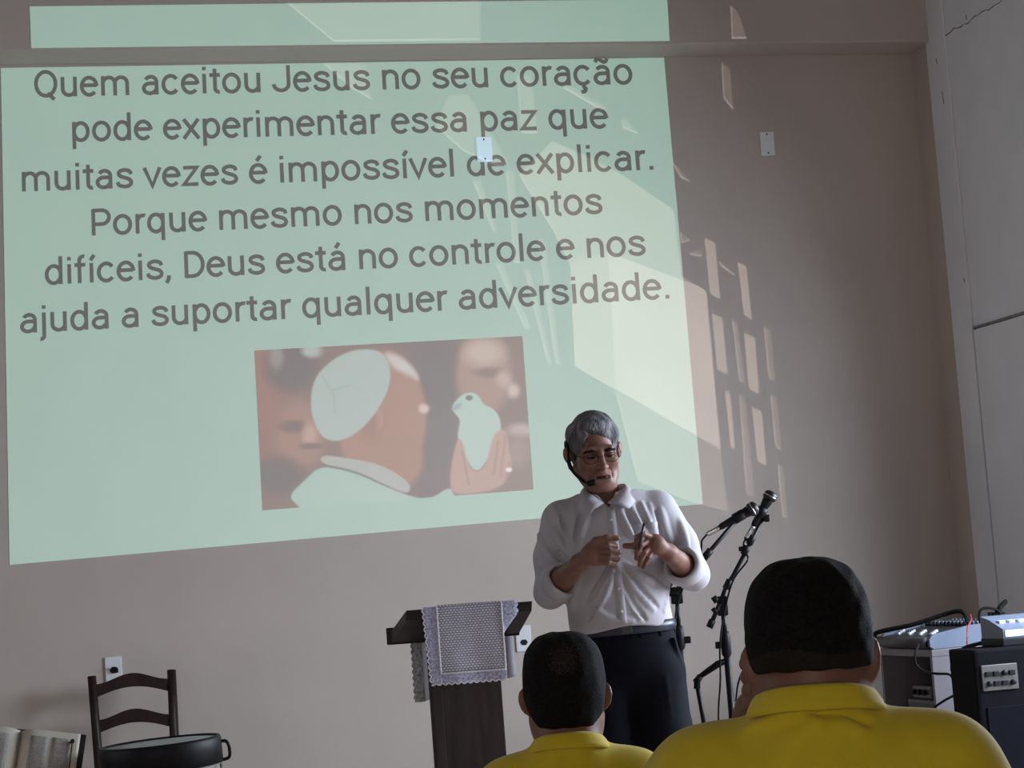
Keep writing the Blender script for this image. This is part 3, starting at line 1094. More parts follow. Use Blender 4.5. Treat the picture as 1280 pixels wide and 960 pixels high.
m_lace = bpy.data.materials.new('white_crochet')
m_lace.use_nodes = True
nt = m_lace.node_tree
bs = nt.nodes['Principled BSDF']
bs.inputs['Roughness'].default_value = 0.85
tc = nt.nodes.new('ShaderNodeTexCoord')
mp = nt.nodes.new('ShaderNodeMapping')
mp.inputs['Rotation'].default_value = (radians(-90), 0, 0)
nt.links.new(tc.outputs['Object'], mp.inputs[0])
br = nt.nodes.new('ShaderNodeTexBrick')
br.inputs['Scale'].default_value = 1.0
br.inputs['Brick Width'].default_value = 0.011
br.inputs['Row Height'].default_value = 0.0078
br.inputs['Mortar Size'].default_value = 0.0018
br.inputs['Mortar Smooth'].default_value = 0.3
br.inputs['Color1'].default_value = (0.92, 0.92, 0.97, 1)
br.inputs['Color2'].default_value = (0.78, 0.78, 0.90, 1)
br.inputs['Mortar'].default_value = (0.27, 0.27, 0.40, 1)
nt.links.new(mp.outputs[0], br.inputs['Vector'])
nz = nt.nodes.new('ShaderNodeTexNoise'); nz.inputs['Scale'].default_value = 25
nt.links.new(tc.outputs['Object'], nz.inputs['Vector'])
mx = nt.nodes.new('ShaderNodeMix'); mx.data_type = 'RGBA'; mx.blend_type = 'MULTIPLY'
mx.inputs[0].default_value = 0.25
nt.links.new(br.outputs['Color'], mx.inputs[6])
nt.links.new(nz.outputs['Fac'], mx.inputs[7])
nt.links.new(mx.outputs[2], bs.inputs['Base Color'])
m_linen = mat('white_linen', (0.62, 0.62, 0.74), 0.85, var=0.06, scale=90, bump=0.15)
m_border = mat('lace_border_thread', (0.46, 0.47, 0.66), 0.85, var=0.5, scale=140, bump=0.3)
m_edge = mat('white_lace_edge', (0.84, 0.84, 0.92), 0.85, var=0.1, scale=140, bump=0.3)
lc = thing('lace_cloth', 'white crochet lace cloth with scalloped border draped over the lectern', 'cloth', F.loc, F.rotz)
yf = -0.012
# crochet middle, hanging down in front from the high edge and running over the board
def ripple(x, z):
    return 0.004 * sin(x * 40 + z * 7) * (1.09 - z) / 0.25


g = []
for x in np.linspace(-0.083, 0.128, 18):
    row = [(x, 0.15, 1.0375 + 0.0175), (x, 0.05, 1.083), (x, -0.002, 1.090)] + [(x, yf + ripple(x, z), z) for z in np.linspace(1.083, 0.868, 14)]
    g.append(row)
bb = MB(); bb.sheet(g, 0.003); bb.build('crochet_panel', m_lace, lc)


def border(us, pa, pb, name='lace_border'):
    """band between curves pa(u) and pb(u); pb carries scallops"""
    gg = []
    for u in us:
        A_, B_ = np.array(pa(u)), np.array(pb(u))
        gg.append([A_ + (B_ - A_) * t for t in np.linspace(0, 1, 5)])
    q = MB(); q.sheet(gg, 0.003)
    return q.build(name, m_border, lc)


sc = lambda s_, pitch=0.0205, amp=0.007: amp * abs(sin(pi * s_ / pitch))
zs = np.linspace(1.088, 0.842, 97)
border(zs, lambda z: (-0.083, yf + ripple(-0.083, z) - .001, z), lambda z: (-0.126 - sc(z) + 0.012 * (1.088 - z) / .25, yf - .002, z))
border(np.linspace(-0.116, 0.130, 97), lambda x: (x, yf + ripple(x, 0.868) - .001, 0.869), lambda x: (x, yf + ripple(x, .84), 0.838 - sc(x)))
border(np.linspace(1.090, 0.985, 49), lambda z: (0.128, yf - .001, z),
       lambda z: (min(0.176 + sc(z), 0.128 + max(0.002, (z - 0.985) * 0.85 + 0.0)), yf + .002, z))
# white braid between the panel and its border
bb = MB()
bb.tube([(-0.084, yf - .004, z) for z in np.linspace(1.088, 0.868, 30)], [0.0025 + 0.001 * (i % 2) for i in range(30)], 6)
bb.tube([(x, yf + ripple(x, .868) - .004, 0.868) for x in np.linspace(-0.084, 0.128, 40)], [0.0025 + 0.0015 * (i % 2) for i in range(40)], 6)
bb.tube([(0.128, yf - .004, z) for z in np.linspace(1.088, 0.868, 30)], [0.0025 + 0.001 * (i % 2) for i in range(30)], 6)
bb.tube([(x, yf + ripple(x, .84), 0.8395 - sc(x)) for x in np.linspace(-0.118, 0.130, 120)], 0.0028, 6)
bb.tube([(-0.126 - sc(z) + 0.012 * (1.088 - z) / .25, yf - .002, z) for z in np.linspace(1.088, 0.842, 120)], 0.0025, 6)
bb.build('braid', m_edge, lc)
# the far end of the cloth, over the low edge and hanging down behind the column
g = []
for x in np.linspace(-0.148, 0.166, 16):
    zb = 0.768 + (x + 0.148) * 0.19
    g.append([(x, 0.15, 1.0575), (x, 0.30, 1.018)] + [(x, 0.332, z) for z in np.linspace(1.02, zb, 10)])
bb = MB(); bb.sheet(g, 0.003); bb.build('back_fall', m_linen, lc)
m_gborder = mat('grey_lace_border', (0.34, 0.34, 0.36), 0.85, var=0.5, scale=120, bump=0.3)
gg = []
for z in np.linspace(0.985, 0.765, 90):
    gg.append([(-0.148, 0.331, z), (-0.165, 0.331, z), (-0.182 - sc(z, 0.022, .006), 0.331, z)])
bb = MB(); bb.sheet(gg, 0.003); bb.build('lace_border', m_gborder, lc)

# ------------------------------------------------------------------ microphone stands
m_grill = mat('microphone_grille', (0.03, 0.03, 0.034), 0.4, metal=0.7, var=0.4, scale=500)


def tripod(t, mt, z_hub=0.16, R=0.3, a0=0.3):
    for k in range(3):
        an = a0 + 2 * pi * k / 3
        q = MB(); q.tube([(0, 0, z_hub), (R * cos(an), R * sin(an), 0.014)], 0.008, 8)
        lg = q.build('leg', mt, t)
        q = MB(); q.lathe([(0.012, 0), (0.015, 0.006), (0.012, 0.03)], Matrix.Translation((R * cos(an), R * sin(an), 0)), 12)
        q.build('rubber_foot', m_rubber, lg)


def microphone(label, loc, rotz, tail, head):
    mthing = thing('microphone', label, 'microphone', loc, rotz)
    tail, head = np.array(tail), np.array(head)
    d = (head - tail) / np.linalg.norm(head - tail)
    Mx = Matrix.Translation(Vector(tail)) @ Vector(d).to_track_quat('Z', 'Y').to_matrix().to_4x4()
    L = np.linalg.norm(head - tail)
    q = MB(); q.lathe([(0.009, 0), (0.0115, 0.01), (0.015, L * .55), (0.019, L * 0.72), (0.019, L * 0.75)], Mx, 16); q.build('body', m_black, mthing)
    q = MB(); q.lathe([(0.018, L * .75), (0.0245, L * .80), (0.0255, L * .86), (0.0255, L * .88), (0.023, L * .95), (0.012, L)], Mx, 20)
    q.build('grille', m_grill, mthing)
    q = MB(); q.lathe([(0.0245, L * .85), (0.027, L * .855), (0.027, L * .88), (0.0245, L * .885)], Mx, 20); q.build('grille_ring', m_chrome, mthing)
    q = MB(); q.lathe([(0.008, -0.05), (0.0095, -0.045), (0.0095, -0.008), (0.008, 0.002)], Mx, 12); q.build('connector', m_chrome, mthing)
    return tail - d * 0.05, d


# the nearer pair member, half hidden by the speaker's arm
F = Frame(855, 870, 7.3)
s1 = thing('microphone_stand', 'black boom microphone stand directly beside the speaker\'s elbow', 'microphone stand', F.loc, F.rotz)
bb = MB(); bb.tube([(0, 0, 0.14), (0, 0, 0.94)], 0.011, 12); bb.build('lower_tube', m_dmetal, s1)
bb = MB(); bb.tube([(0.001, 0, 0.90), (0.003, 0, 1.06)], 0.008, 10); bb.build('upper_tube', m_dmetal, s1)
bb = MB(); bb.lathe([(0.014, 0.87), (0.019, 0.88), (0.019, 0.93), (0.013, 0.955)], None, 14); bb.box((0.012, -0.008, 0.89), (0.04, 0.008, 0.915), bev=.004)
bb.build('height_clutch', m_black, s1)
bb = MB(); bb.tube([(-0.022, -0.01, 1.075), (0.022, -0.01, 1.06)], 0.016, 12); bb.tube([(-0.028, -0.012, 1.085), (-0.012, -0.012, 1.105)], 0.009, 8)
bb.box((-0.018, -0.02, 1.03), (0.024, 0.008, 1.09), bev=0.006)
bb.build('boom_clamp', m_black, s1)
bA, bB = np.array((-0.01, -0.01, 1.065)), np.array((0.27, 0.0, 1.345))
bb = MB(); bb.tube([bA + (bB - bA) * 0.0, bB - (bB - bA) * .10], 0.0075, 10); bb.build('boom_arm', m_dmetal, s1)
bb = MB(); bb.tube([bA + (bB - bA) * .42, bA + (bB - bA) * .52], 0.013, 10); bb.build('boom_collar', m_black, s1)
tl1, hd1 = (0.172, 0.0, 1.287), (0.312, -0.005, 1.352)
bb = MB(); bb.tube([bB - (bB - bA) * .12, bB - (bB - bA) * .05, (0.245, -0.002, 1.318)], 0.008, 8); bb.tube([(0.225, 0, 1.311), (0.262, -0.002, 1.329)], 0.0195, 12)
bb.build('microphone_clip', m_black, s1)
tripod(s1, m_dmetal, 0.17, 0.3, 0.9)
tp, d_ = microphone('black microphone pointing right on the boom beside the speaker\'s elbow, lower of the two', F.loc, F.rotz, tl1, hd1)
cb = thing('microphone_cable', 'black cable drooping from the lower microphone to its boom', 'cable', F.loc, F.rotz)
bb = MB()
bb.tube(spline([tp, tp - d_ * 0.02 + (0, 0, -0.01), (0.105, -0.003, 1.235), (0.098, -0.01, 1.185), (0.085, -0.022, 1.15), (0.02, -0.024, 1.07), (-0.016, -0.022, 0.9), (-0.014, -0.016, 0.4), (-0.02, -0.02, 0.12), (0.05, -0.06, 0.01)]), 0.0036, 8)
bb.build('lead', m_rubber, cb)

F = Frame(908, 830, 7.4)
s2 = thing('microphone_stand', 'black boom microphone stand with counterweight, between speaker and front-row listener', 'microphone stand', F.loc, F.rotz)
bb = MB(); bb.tube([(0.006, 0, 0.14), (0.004, 0, 0.92)], 0.012, 12); bb.build('lower_tube', m_dmetal, s2)
bb = MB(); bb.tube([(0.004, 0, 0.88), (0.004, 0, 1.0)], 0.009, 10); bb.build('upper_tube', m_dmetal, s2)
bb = MB(); bb.lathe([(0.013, 0.83), (0.018, 0.84), (0.018, 0.90), (0.013, 0.92)], Matrix.Translation((0.004, 0, 0)), 14); bb.box((-0.034, -0.008, 0.86), (-0.01, 0.008, 0.885), bev=.004)
bb.build('height_clutch', m_black, s2)
bb = MB(); bb.box((-0.016, -0.02, 0.975), (0.022, 0.012, 1.045), bev=0.006); bb.tube([(-0.03, -0.015, 1.03), (-0.012, -0.015, 1.04)], 0.012, 10)
bb.tube([(-0.032, -0.015, 0.99), (-0.02, -0.015, 1.0)], 0.012, 10)
bb.build('boom_clamp', m_black, s2)
bb = MB(); bb.tube([(-0.005, -0.015, 1.02), (0.02, -0.01, 1.075), (0.05, -0.005, 1.115), (0.182, 0, 1.325)], 0.0075, 10); bb.build('boom_arm', m_dmetal, s2)
bb = MB(); bb.tube([(-0.048, -0.015, 0.94), (-0.005, -0.015, 1.02)], 0.0085, 10); bb.build('boom_tail', m_dmetal, s2)
bb = MB(); bb.tube([(-0.050, -0.015, 0.937), (-0.036, -0.015, 0.963)], 0.013, 10); bb.build('counterweight', m_black, s2)
for z_, x_ in ((1.085, 0.028), (1.20, 0.101), (1.235, 0.124)):
    bb = MB(); bb.tube([(x_ - .009, -0.004, z_ - .015), (x_ + .009, -0.004, z_ + .015)], 0.0125, 10)
    if z_ > 1.1:
        bb.box((x_ - 0.024, -0.01, z_ - 0.002), (x_ - 0.004, 0.004, z_ + 0.016), bev=.004)
    bb.build('boom_collar', m_black, s2)
bb = MB(); bb.tube([(0.182, 0, 1.325), (0.176, -0.003, 1.335), (0.163, -0.006, 1.328)], 0.008, 8); bb.tube([(0.160, -0.006, 1.318), (0.178, -0.006, 1.347)], 0.019, 12)
bb.box((0.176, -0.012, 1.296), (0.196, 0.006, 1.322), bev=.004)
bb.build('microphone_clip', m_black, s2)
tripod(s2, m_dmetal, 0.17, 0.32, 0.0)
tp, d_ = microphone('black microphone pointing up right on the counterweighted stand, upper of the two', F.loc, F.rotz, (0.136, -0.006, 1.285), (0.215, -0.008, 1.402))
cb = thing('microphone_cable', 'black cable hanging from the upper microphone down its stand', 'cable', F.loc, F.rotz)
bb = MB()
bb.tube(spline([tp, tp - d_ * 0.02, (0.098, -0.008, 1.20), (0.105, -0.016, 1.165), (0.05, -0.02, 1.10), (0.012, -0.024, 1.0), (-0.016, -0.02, 0.88), (-0.026, -0.018, 0.75), (-0.045, -0.02, 0.6), (-0.05, -0.03, 0.3), (-0.05, -0.05, 0.01)]), 0.0034, 8)
bb.build('lead', m_rubber, cb)
cb = thing('cable', 'thin black cable looping out to the right of the counterweighted stand', 'cable', F.loc, F.rotz)
bb = MB(); bb.tube(spline([(0.022, 0.0, 0.67), (0.035, 0.0, 0.73), (0.055, 0.0, 0.775), (0.075, 0.0, 0.79), (0.095, 0.0, 0.74), (0.085, 0.0, 0.6), (0.07, 0.0, 0.3), (0.06, 0.0, 0.01)]), 0.0034, 8)
bb.build('lead', m_rubber, cb)
# short bent stand next to it
s3 = thing('short_microphone_stand', 'short black stand with bent arm, low between the two boom stands', 'stand', F.loc, F.rotz)
bb = MB(); bb.tube([(-0.095, 0.03, 0.012), (-0.098, 0.02, 0.613), (-0.110, 0.0, 0.74)], 0.008, 10); bb.build('pole', m_dmetal, s3)
bb = MB(); bb.tube([(-0.111, 0, 0.725), (-0.110, 0, 0.752), (-0.095, 0, 0.768)], [0.013, 0.014, 0.012], 10); bb.build('elbow', m_black, s3)
bb = MB(); bb.tube([(-0.10, 0, 0.765), (-0.045, 0, 0.797), (-0.03, 0, 0.806), (0.0, 0, 0.816)], [0.009, 0.012, 0.013, 0.009], 10); bb.build('arm', m_black, s3)
bb = MB(); bb.lathe([(0.07, 0), (0.07, 0.012), (0.03, 0.022), (0.012, 0.03)], Matrix.Translation((-0.095, 0.03, 0)), 28); bb.build('base', m_dmetal, s3)

# ------------------------------------------------------------------ sound desk in the corner
m_cab = mat('grey_laminate', (0.15, 0.135, 0.155), 0.5, var=0.08, scale=10)
m_cabi = mat('black_cabinet_inside', (0.004, 0.004, 0.005), 0.8, spec=0.1)
m_mix = mat('blue_grey_plastic', (0.13, 0.16, 0.23), 0.4, var=0.05)
m_dgrey = mat('dark_grey_metal', (0.035, 0.036, 0.042), 0.45, var=0.15)
m_silver = mat('silver_panel', (0.11, 0.105, 0.105), 0.4, metal=0.3, var=0.06)
m_led = mat('lit_display', (0.6, 0.7, 0.7), 0.4, emit=lin(215, 235, 232), estr=0.9)
m_whitek = mat('white_keys', (0.7, 0.75, 0.85), 0.4, var=0.05)
m_red = mat('red_cable', (0.35, 0.03, 0.05), 0.5)
m_amp = mat('black_tolex', (0.0035, 0.0035, 0.006), 0.8, spec=0.1, var=0.3, scale=200, bump=0.2)
m_cloth = mat('black_grille_cloth', (0.004, 0.005, 0.009), 0.9, spec=0.1, var=0.5, scale=300)
CX, CY0, CY1, CZ = 3.61, -1.47, -0.95, 0.755
rk = thing('equipment_cabinet', 'grey cabinet with open black front holding gear, under the audio mixer', 'cabinet', (CX, CY0, 0))
W_ = 0.62
LY = CY1 - CY0
bb = MB()
bb.box((0, 0, CZ - 0.03), (W_, LY, CZ), bev=0.003)
bb.build('top_panel', m_cab, rk)
bb = MB(); bb.box((0.0, 0, 0), (W_, 0.02, CZ - 0.03)); bb.build('side_panel', m_cab, rk)
bb = MB(); bb.box((0.0, LY - 0.02, 0), (W_, LY, CZ - 0.03)); bb.build('side_panel', m_cab, rk)
bb = MB(); bb.box((W_ - 0.015, 0.02, 0), (W_, LY - 0.02, CZ - 0.03)); bb.build('back_panel', m_cabi, rk)
bb = MB(); bb.box((0.01, 0.02, 0.04), (W_ - .015, LY - 0.02, 0.06)); bb.build('floor_panel', m_cabi, rk)
bb = MB(); bb.box((0.015, 0.02, 0.43), (W_ - .015, LY - 0.02, 0.445)); bb.build('shelf', m_cabi, rk)
# two units on the shelf
for (nm, lab, z0, z1, y0, y1, x0) in (('amplifier', 'dark power amplifier on the cabinet shelf, under a smaller unit', 0.445, 0.545, 0.04, 0.34, 0.03),
                                      ('receiver', 'small dark receiver lying on the power amplifier in the cabinet', 0.545, 0.60, 0.14, 0.33, 0.05)):
    t = thing(nm, lab, nm, (CX, CY0, 0))
    bb = MB(); bb.box((x0, y0, z0), (x0 + 0.3, y1, z1), bev=0.004); bb.build('case', m_dgrey, t)
    bb = MB(); bb.box((x0 - 0.004, y0 + .008, z0 + .01), (x0 + .002, y1 - .008, z0 + 0.018)); bb.box((x0 - 0.004, y0 + .008, z1 - .012), (x0 + .002, y1 - .008, z1 - .004)); bb.build('trim_strip', m_silver, t)
    for k in range(3):
        bb = MB(); bb.lathe([(0.011, 0), (0.011, 0.014), (0.008, 0.016)], Matrix.Translation((x0, y0 + .06 + k * .05, (z0 + z1) / 2)) @ Matrix.Rotation(-pi / 2, 4, 'Y'), 14)
        bb.build('knob', m_black, t)
# mixer: its front edge towards the left, its side panel towards the audience
mxr = thing('audio_mixer', 'blue-grey audio mixer with rows of white faders on top of the cabinet', 'mixer', (CX, CY0, CZ))
bb = MB()
prof = [(-0.01, 0.012), (0.0, 0.004), (0.34, 0.004), (0.38, 0.02), (0.38, 0.085), (0.18, 0.078), (0.015, 0.052), (-0.01, 0.035)]
bb.prism(prof, 0.022, 0.48); bb.build('case', m_dgrey, mxr)
bb = MB(); bb.prism([(-0.004, 0.012), (0.012, 0.002), (0.34, 0.002), (0.385, 0.02), (0.385, 0.092), (0.18, 0.086), (0.012, 0.060), (-0.004, 0.04)], 0.0, 0.022); bb.build('end_cheek', m_mix, mxr)
bb = MB(); bb.prism([(-0.004, 0.012), (0.012, 0.002), (0.34, 0.002), (0.385, 0.02), (0.385, 0.092), (0.18, 0.086), (0.012, 0.060), (-0.004, 0.04)], 0.48, 0.502); bb.build('end_cheek', m_mix, mxr)
bb = MB(); bb.tube([(-0.012, 0.022, 0.03), (-0.012, 0.48, 0.03)], 0.022, 12); bb.build('arm_rest', m_dgrey, mxr)
for k in range(12):
    y = 0.05 + k * 0.036
    bb = MB(); bb.box((0.030 + 0.026 * (k % 3), y, 0.056 + .004 * (k % 3)), (0.042 + 0.026 * (k % 3), y + 0.022, 0.066 + .004 * (k % 3)), bev=.002); bb.build('fader', m_whitek, mxr)
    for j, x in enumerate((0.20, 0.24, 0.28, 0.32)):
        bb = MB(); bb.lathe([(0.008, 0), (0.007, 0.016), (0.005, 0.018)], Matrix.Translation((x, y + .01, 0.079 + (x - .18) * .035)), 10)
        bb.build('knob', m_mix if j % 2 else m_black, mxr)
for k in range(5):
    bb = MB(); bb.tube([(0.36, 0.06 + k * .03, 0.08), (0.36, 0.06 + k * .03, 0.125)], 0.009, 10); bb.build('plug', m_black, mxr)


def cable(label, pts, r, mt=m_rubber, name='cable', n=8):
    base = pts[-1]
    t = thing(name, label, 'cable', tuple(float(v) for v in base))
    q = MB(); q.tube(spline([np.array(p) - np.array(base) for p in pts], n), r, 8); q.build('lead', mt, t)


D8 = lambda px, py, D: tuple(at_depth(px, py, D))
cable('thick black cable bundle arching over the back of the audio mixer', [D8(1093, 798, 8.9), D8(1098, 790, 8.85), D8(1140, 781, 8.75), D8(1180, 768, 8.7), D8(1200, 764, 8.65), D8(1208, 772, 8.6), D8(1209, 783, 8.55)], 0.010)
cable('thin red cable hanging down the audio mixer\'s side', [D8(1213, 768, 8.45), D8(1214, 775, 8.4), D8(1210, 783, 8.36), D8(1209, 795, 8.33), D8(1209, 812, 8.32), D8(1212, 840, 8.32)], 0.0032, m_red)
cable('black cable loop standing up behind the audio mixer', [D8(1226, 782, 8.5), D8(1224, 768, 8.5), D8(1228, 761, 8.5), D8(1238, 760, 8.5), D8(1248, 764, 8.5), D8(1252, 772, 8.5), D8(1254, 782, 8.5)], 0.006)
cable('black jack plug cable leaning up against the white wall', [D8(1246, 764, 8.55), D8(1252, 756, 8.6), D8(1257, 752, 8.62), D8(1250, 762, 8.55), D8(1254, 776, 8.5), D8(1256, 790, 8.45)], 0.009)
cable('thick black cable arching from the cabinet side to the bass amplifier', [D8(1190, 838, 8.2), D8(1191, 828, 8.15), D8(1197, 817, 8.1), D8(1208, 809, 8.05), D8(1222, 805, 8.0), D8(1240, 800, 7.95), D8(1250, 795, 7.9)], 0.008)
cable('black lead sagging in front of the cabinet\'s open front', [D8(1148, 806, 8.33), D8(1144, 818, 8.3), D8(1145, 830, 8.3), D8(1155, 839, 8.28), D8(1170, 842, 8.2), D8(1186, 843, 8.15), D8(1192, 850, 8.1)], 0.005)
cable('thin black lead crossing low on the cabinet side', [D8(1168, 884, 8.2), D8(1180, 876, 8.15), D8(1196, 868, 8.1), D8(1215, 862, 8.05), D8(1232, 858, 8.0)], 0.005)

# bass amplifier: tall black box with a pale control panel, nearest to the camera
A0 = at_depth(1217, 812, 7.7)
am = thing('bass_amplifier', 'tall black bass amplifier with pale control panel at the right edge', 'amplifier', (A0[0], A0[1], 0))
AH = 0.775
bb = MB(); bb.box((0, 0, 0.02), (0.52, 0.22, AH), bev=0.012); bb.build('cabinet', m_amp, am)
bb = MB(); bb.box((0.03, -0.006, 0.06), (0.49, 0.004, 0.56), bev=0.003); bb.build('grille_cloth', m_cloth, am)
bb = MB(); bb.box((0.02, -0.008, 0.62), (0.165, 0.004, 0.715), bev=0.003); pn = bb.build('control_panel', m_silver, am)
for k in range(4):
    for j in range(2):
        bb = MB()
        if (k + j) % 3:
            bb.box((0.033 + k * .032, -0.016, 0.637 + j * .036), (0.056 + k * .032, -0.006, 0.655 + j * .036), bev=.002)
        else:
            bb.lathe([(0.010, 0), (0.010, 0.012), (0.007, 0.014)], Matrix.Translation((0.045 + k * .032, -0.008, 0.646 + j * .036)) @ Matrix.Rotation(pi / 2, 4, 'X'), 14)
        bb.build('control_knob', m_black, pn)
for x in (0.05, 0.47):
    for y in (0.05, 0.17):
        bb = MB(); bb.lathe([(0.02, 0), (0.018, 0.022)], Matrix.Translation((x, y, 0)), 14); bb.build('foot', m_rubber, am)
kb = thing('keyboard', 'small pale keyboard with lit display lying on the bass amplifier', 'keyboard', (A0[0], A0[1], AH))
bb = MB(); bb.box((0.135, 0.03, 0.0), (0.52, 0.21, 0.030), bev=0.005); bb.build('base', m_black, kb)
bb = MB(); bb.prism([(0.03, 0.030), (0.21, 0.030), (0.21, 0.112), (0.14, 0.10), (0.03, 0.065)], 0.140, 0.52, 'x'); bb.build('case', m_mix, kb)
bb = MB(); bb.box((0.148, 0.022, 0.036), (0.40, 0.032, 0.060), bev=.003); bb.build('display', m_led, kb)
for k in range(8):
    bb = MB(); bb.box((0.160 + k * .04, 0.09, 0.084), (0.185 + k * .04, 0.12, 0.096), bev=.002); bb.build('button', m_whitek, kb)

# ------------------------------------------------------------------ people
def skin_mat(name, rgb, lips):
    a = mat(name, rgb, 0.5, var=0.10, scale=30, bump=0.06, bscale=400, spec=0.35)
    return a


m_skin = skin_mat('tan_skin', (0.205, 0.100, 0.076), None)
m_lips = mat('lips', (0.17, 0.066, 0.056), 0.45, var=0.05)
m_skin2 = skin_mat('brown_skin', (0.20, 0.095, 0.065), None)
m_greyhair = mat('grey_hair', (0.135, 0.128, 0.145), 0.7, spec=0.2, var=0.75, scale=45, bump=0.9, bscale=160, stretch=(1, 1, 0.35))
m_darkhair = mat('black_hair', (0.007, 0.0065, 0.007), 0.8, var=0.5, scale=160, bump=0.5, bscale=420, spec=0.12)
m_fade = mat('cropped_hair', (0.016, 0.012, 0.010), 0.8, var=0.3, scale=300, spec=0.12)
m_brow = mat('dark_eyebrow', (0.018, 0.013, 0.012), 0.9, var=0.4, scale=200, spec=0.1)
m_shirt = mat('white_shirt_cotton', (0.45, 0.43, 0.475), 0.8, var=0.03, scale=12, bump=0.05, bscale=300, sheen=0.1)
m_trouser = mat('black_trouser_wool', (0.006, 0.007, 0.012), 0.85, var=0.15, scale=30, bump=0.1, bscale=300, spec=0.12)
m_belt = mat('dark_blue_leather', (0.018, 0.024, 0.045), 0.4, var=0.2)
m_yellow = mat('yellow_pique_cotton', (0.62, 0.47, 0.012), 0.8, var=0.06, scale=25, bump=0.12, bscale=700, sheen=0.15)
m_eye = mat('dark_eyes', (0.012, 0.010, 0.010), 0.25)
m_lens = glass('clear_lens', 0.9)
m_shoe = mat('black_shoe_leather', (0.010, 0.010, 0.011), 0.3, coat=0.3)


def head(s, M, jaw=1.0, ear=24):
    """a head facing -y in its own coordinates, origin between the ears"""
    s.ell((0, .018, .040), (.077, .095, .085), .01, M=M)
    s.ell((0, -.028, -.034), (.068, .064, .096), .03, M=M)
    s.ell((0, -.034, -.078), (.058 * jaw, .054, .050), .03, M=M)
    s.ell((0, -.076, -.104), (.026, .020, .018), .03, M=M)
    for q in (-1, 1):
        s.ell((q * .042, -.060, -.026), (.024, .024, .022), .025, M=M)
        s.cap((q * .060, .0, -.050), (q * .030, -.066, -.098), .012, k=.04, M=M)
    s.cap((-.034, -.083, .022), (.034, -.083, .022), .011, k=.02, M=M)
    for q in (-1, 1):
        s.ell((q * .031, -.100, .003), (.018, .013, .011), .012, mode='sub', M=M)
        s.ell((q * .031, -.078, .002), (.015, .013, .0125), .004, M=M)
    s.cap((0, -.090, .012), (0, -.115, -.030), .0090, .0125, k=.012, M=M)
    s.ell((0, -.117, -.033), (.013, .012, .011), .008, M=M)
    for q in (-1, 1):
        s.ell((q * .013, -.103, -.035), (.009, .010, .0085), .006, M=M)
        s.cap((q * .020, -.094, -.040), (q * .030, -.080, -.070), .004, k=.012, mode='sub', M=M)
    s.cap((-.022, -.086, -.066), (.022, -.086, -.066), .0070, k=.014, M=M)
    s.ell((0, -.090, -.058), (.018, .008, .012), .014, M=M)
    s.cap((-.018, -.085, -.079), (.018, -.085, -.079), .0078, k=.014, M=M)
    s.cap((-.021, -.096, -.0725), (.021, -.096, -.0725), .0055, k=.003, mode='sub', M=M)
    for q in (-1, 1):
        R = Matrix.Rotation(-q * radians(ear), 3, 'Z') @ Matrix.Rotation(radians(-12), 3, 'X')
        s.ell((q * (.080 + .0003 * max(0, ear - 24)), .016, -.008), (.009, .020, .029), .006, M=M, rot=R)
        s.ell((q * (.090 + .0003 * max(0, ear - 24)), .006, -.004), (.006, .010, .016), .005, mode='sub', M=M, rot=R)


def finger(s, pts, r0, r1, k=.004, M=None):
    n = len(pts)
    s.chain(pts, [r0 + (r1 - r0) * i / (n - 1) for i in range(n)], k, M=M)


# ---- the standing speaker -------------------------------------------------
F = Frame(783, 830, 7.0)
sp_ = thing('person', 'grey-haired man in white shirt and black trousers standing and gesturing before the slide', 'person', F.loc, F.rotz)
MH = Matrix.Translation((-0.052, -0.035, 1.569)) @ Matrix.Rotation(radians(13), 4, 'Z') @ Matrix.Rotation(radians(14), 4, 'X') @ Matrix.Rotation(radians(-3), 4, 'Y') @ Matrix.Diagonal((1.09, 1.06, 1.015, 1))
# joints
SHL, ELL, WRL = (-.185, .02, 1.345), (-.238, .02, 1.105), (-.128, -.19, 1.195)
SHR, ELR, WRR = (.150, .02, 1.355), (.248, .015, 1.130), (.168, -.185, 1.205)
s = SDF((-.36, -.36, .60), (.36, .20, 1.74), .003)
head(s, MH, 1.0, 34)
s.cap((-.040, .015, 1.50), (-.030, .03, 1.38), .052, .058, .03)
s.ell((-.012, .01, 1.22), (.155, .085, .19), .03)
s.ell((0, .01, .95), (.140, .09, .14), .05)
for q, xx in ((-1, -.075), (1, .105)):
    s.cap((xx * .9, 0, .93), (xx, -.01, .62), .072, .058, .03)
for SH, EL, WR in ((SHL, ELL, WRL), (SHR, ELR, WRR)):
    s.chain([SH, EL], [.046, .034], .02)
    mid = tuple(np.array(EL) * .6 + np.array(WR) * .4)
    s.chain([EL, mid, WR], [.034, .040, .029], .015)
# his right hand (left in the picture): palm inwards, fingers stacked and curled towards the other hand
wr = np.array(WRL)
s.cap(wr, (-.085, -.225, 1.222), .029, .027, .015)
s.ell((-.078, -.228, 1.220), (.034, .020, .040), .012, rot=Matrix.Rotation(radians(-12), 3, 'Y'))
fz = [1.249, 1.230, 1.211, 1.193]
for i, z in enumerate(fz):
    l = (0.0, .006, .003, -.008)[i]
    finger(s, [(-.070, -.228, z), (-.030 + l * .5, -.243 - .002 * i, z - .004), (-.004 + l, -.222, z - .010), (-.006 + l, -.200, z - .014)], .0105, .0082, .003)
finger(s, [(-.105, -.215, 1.232), (-.070, -.240, 1.262), (-.030, -.245, 1.270), (.003, -.240, 1.266)], .0135, .009, .008)
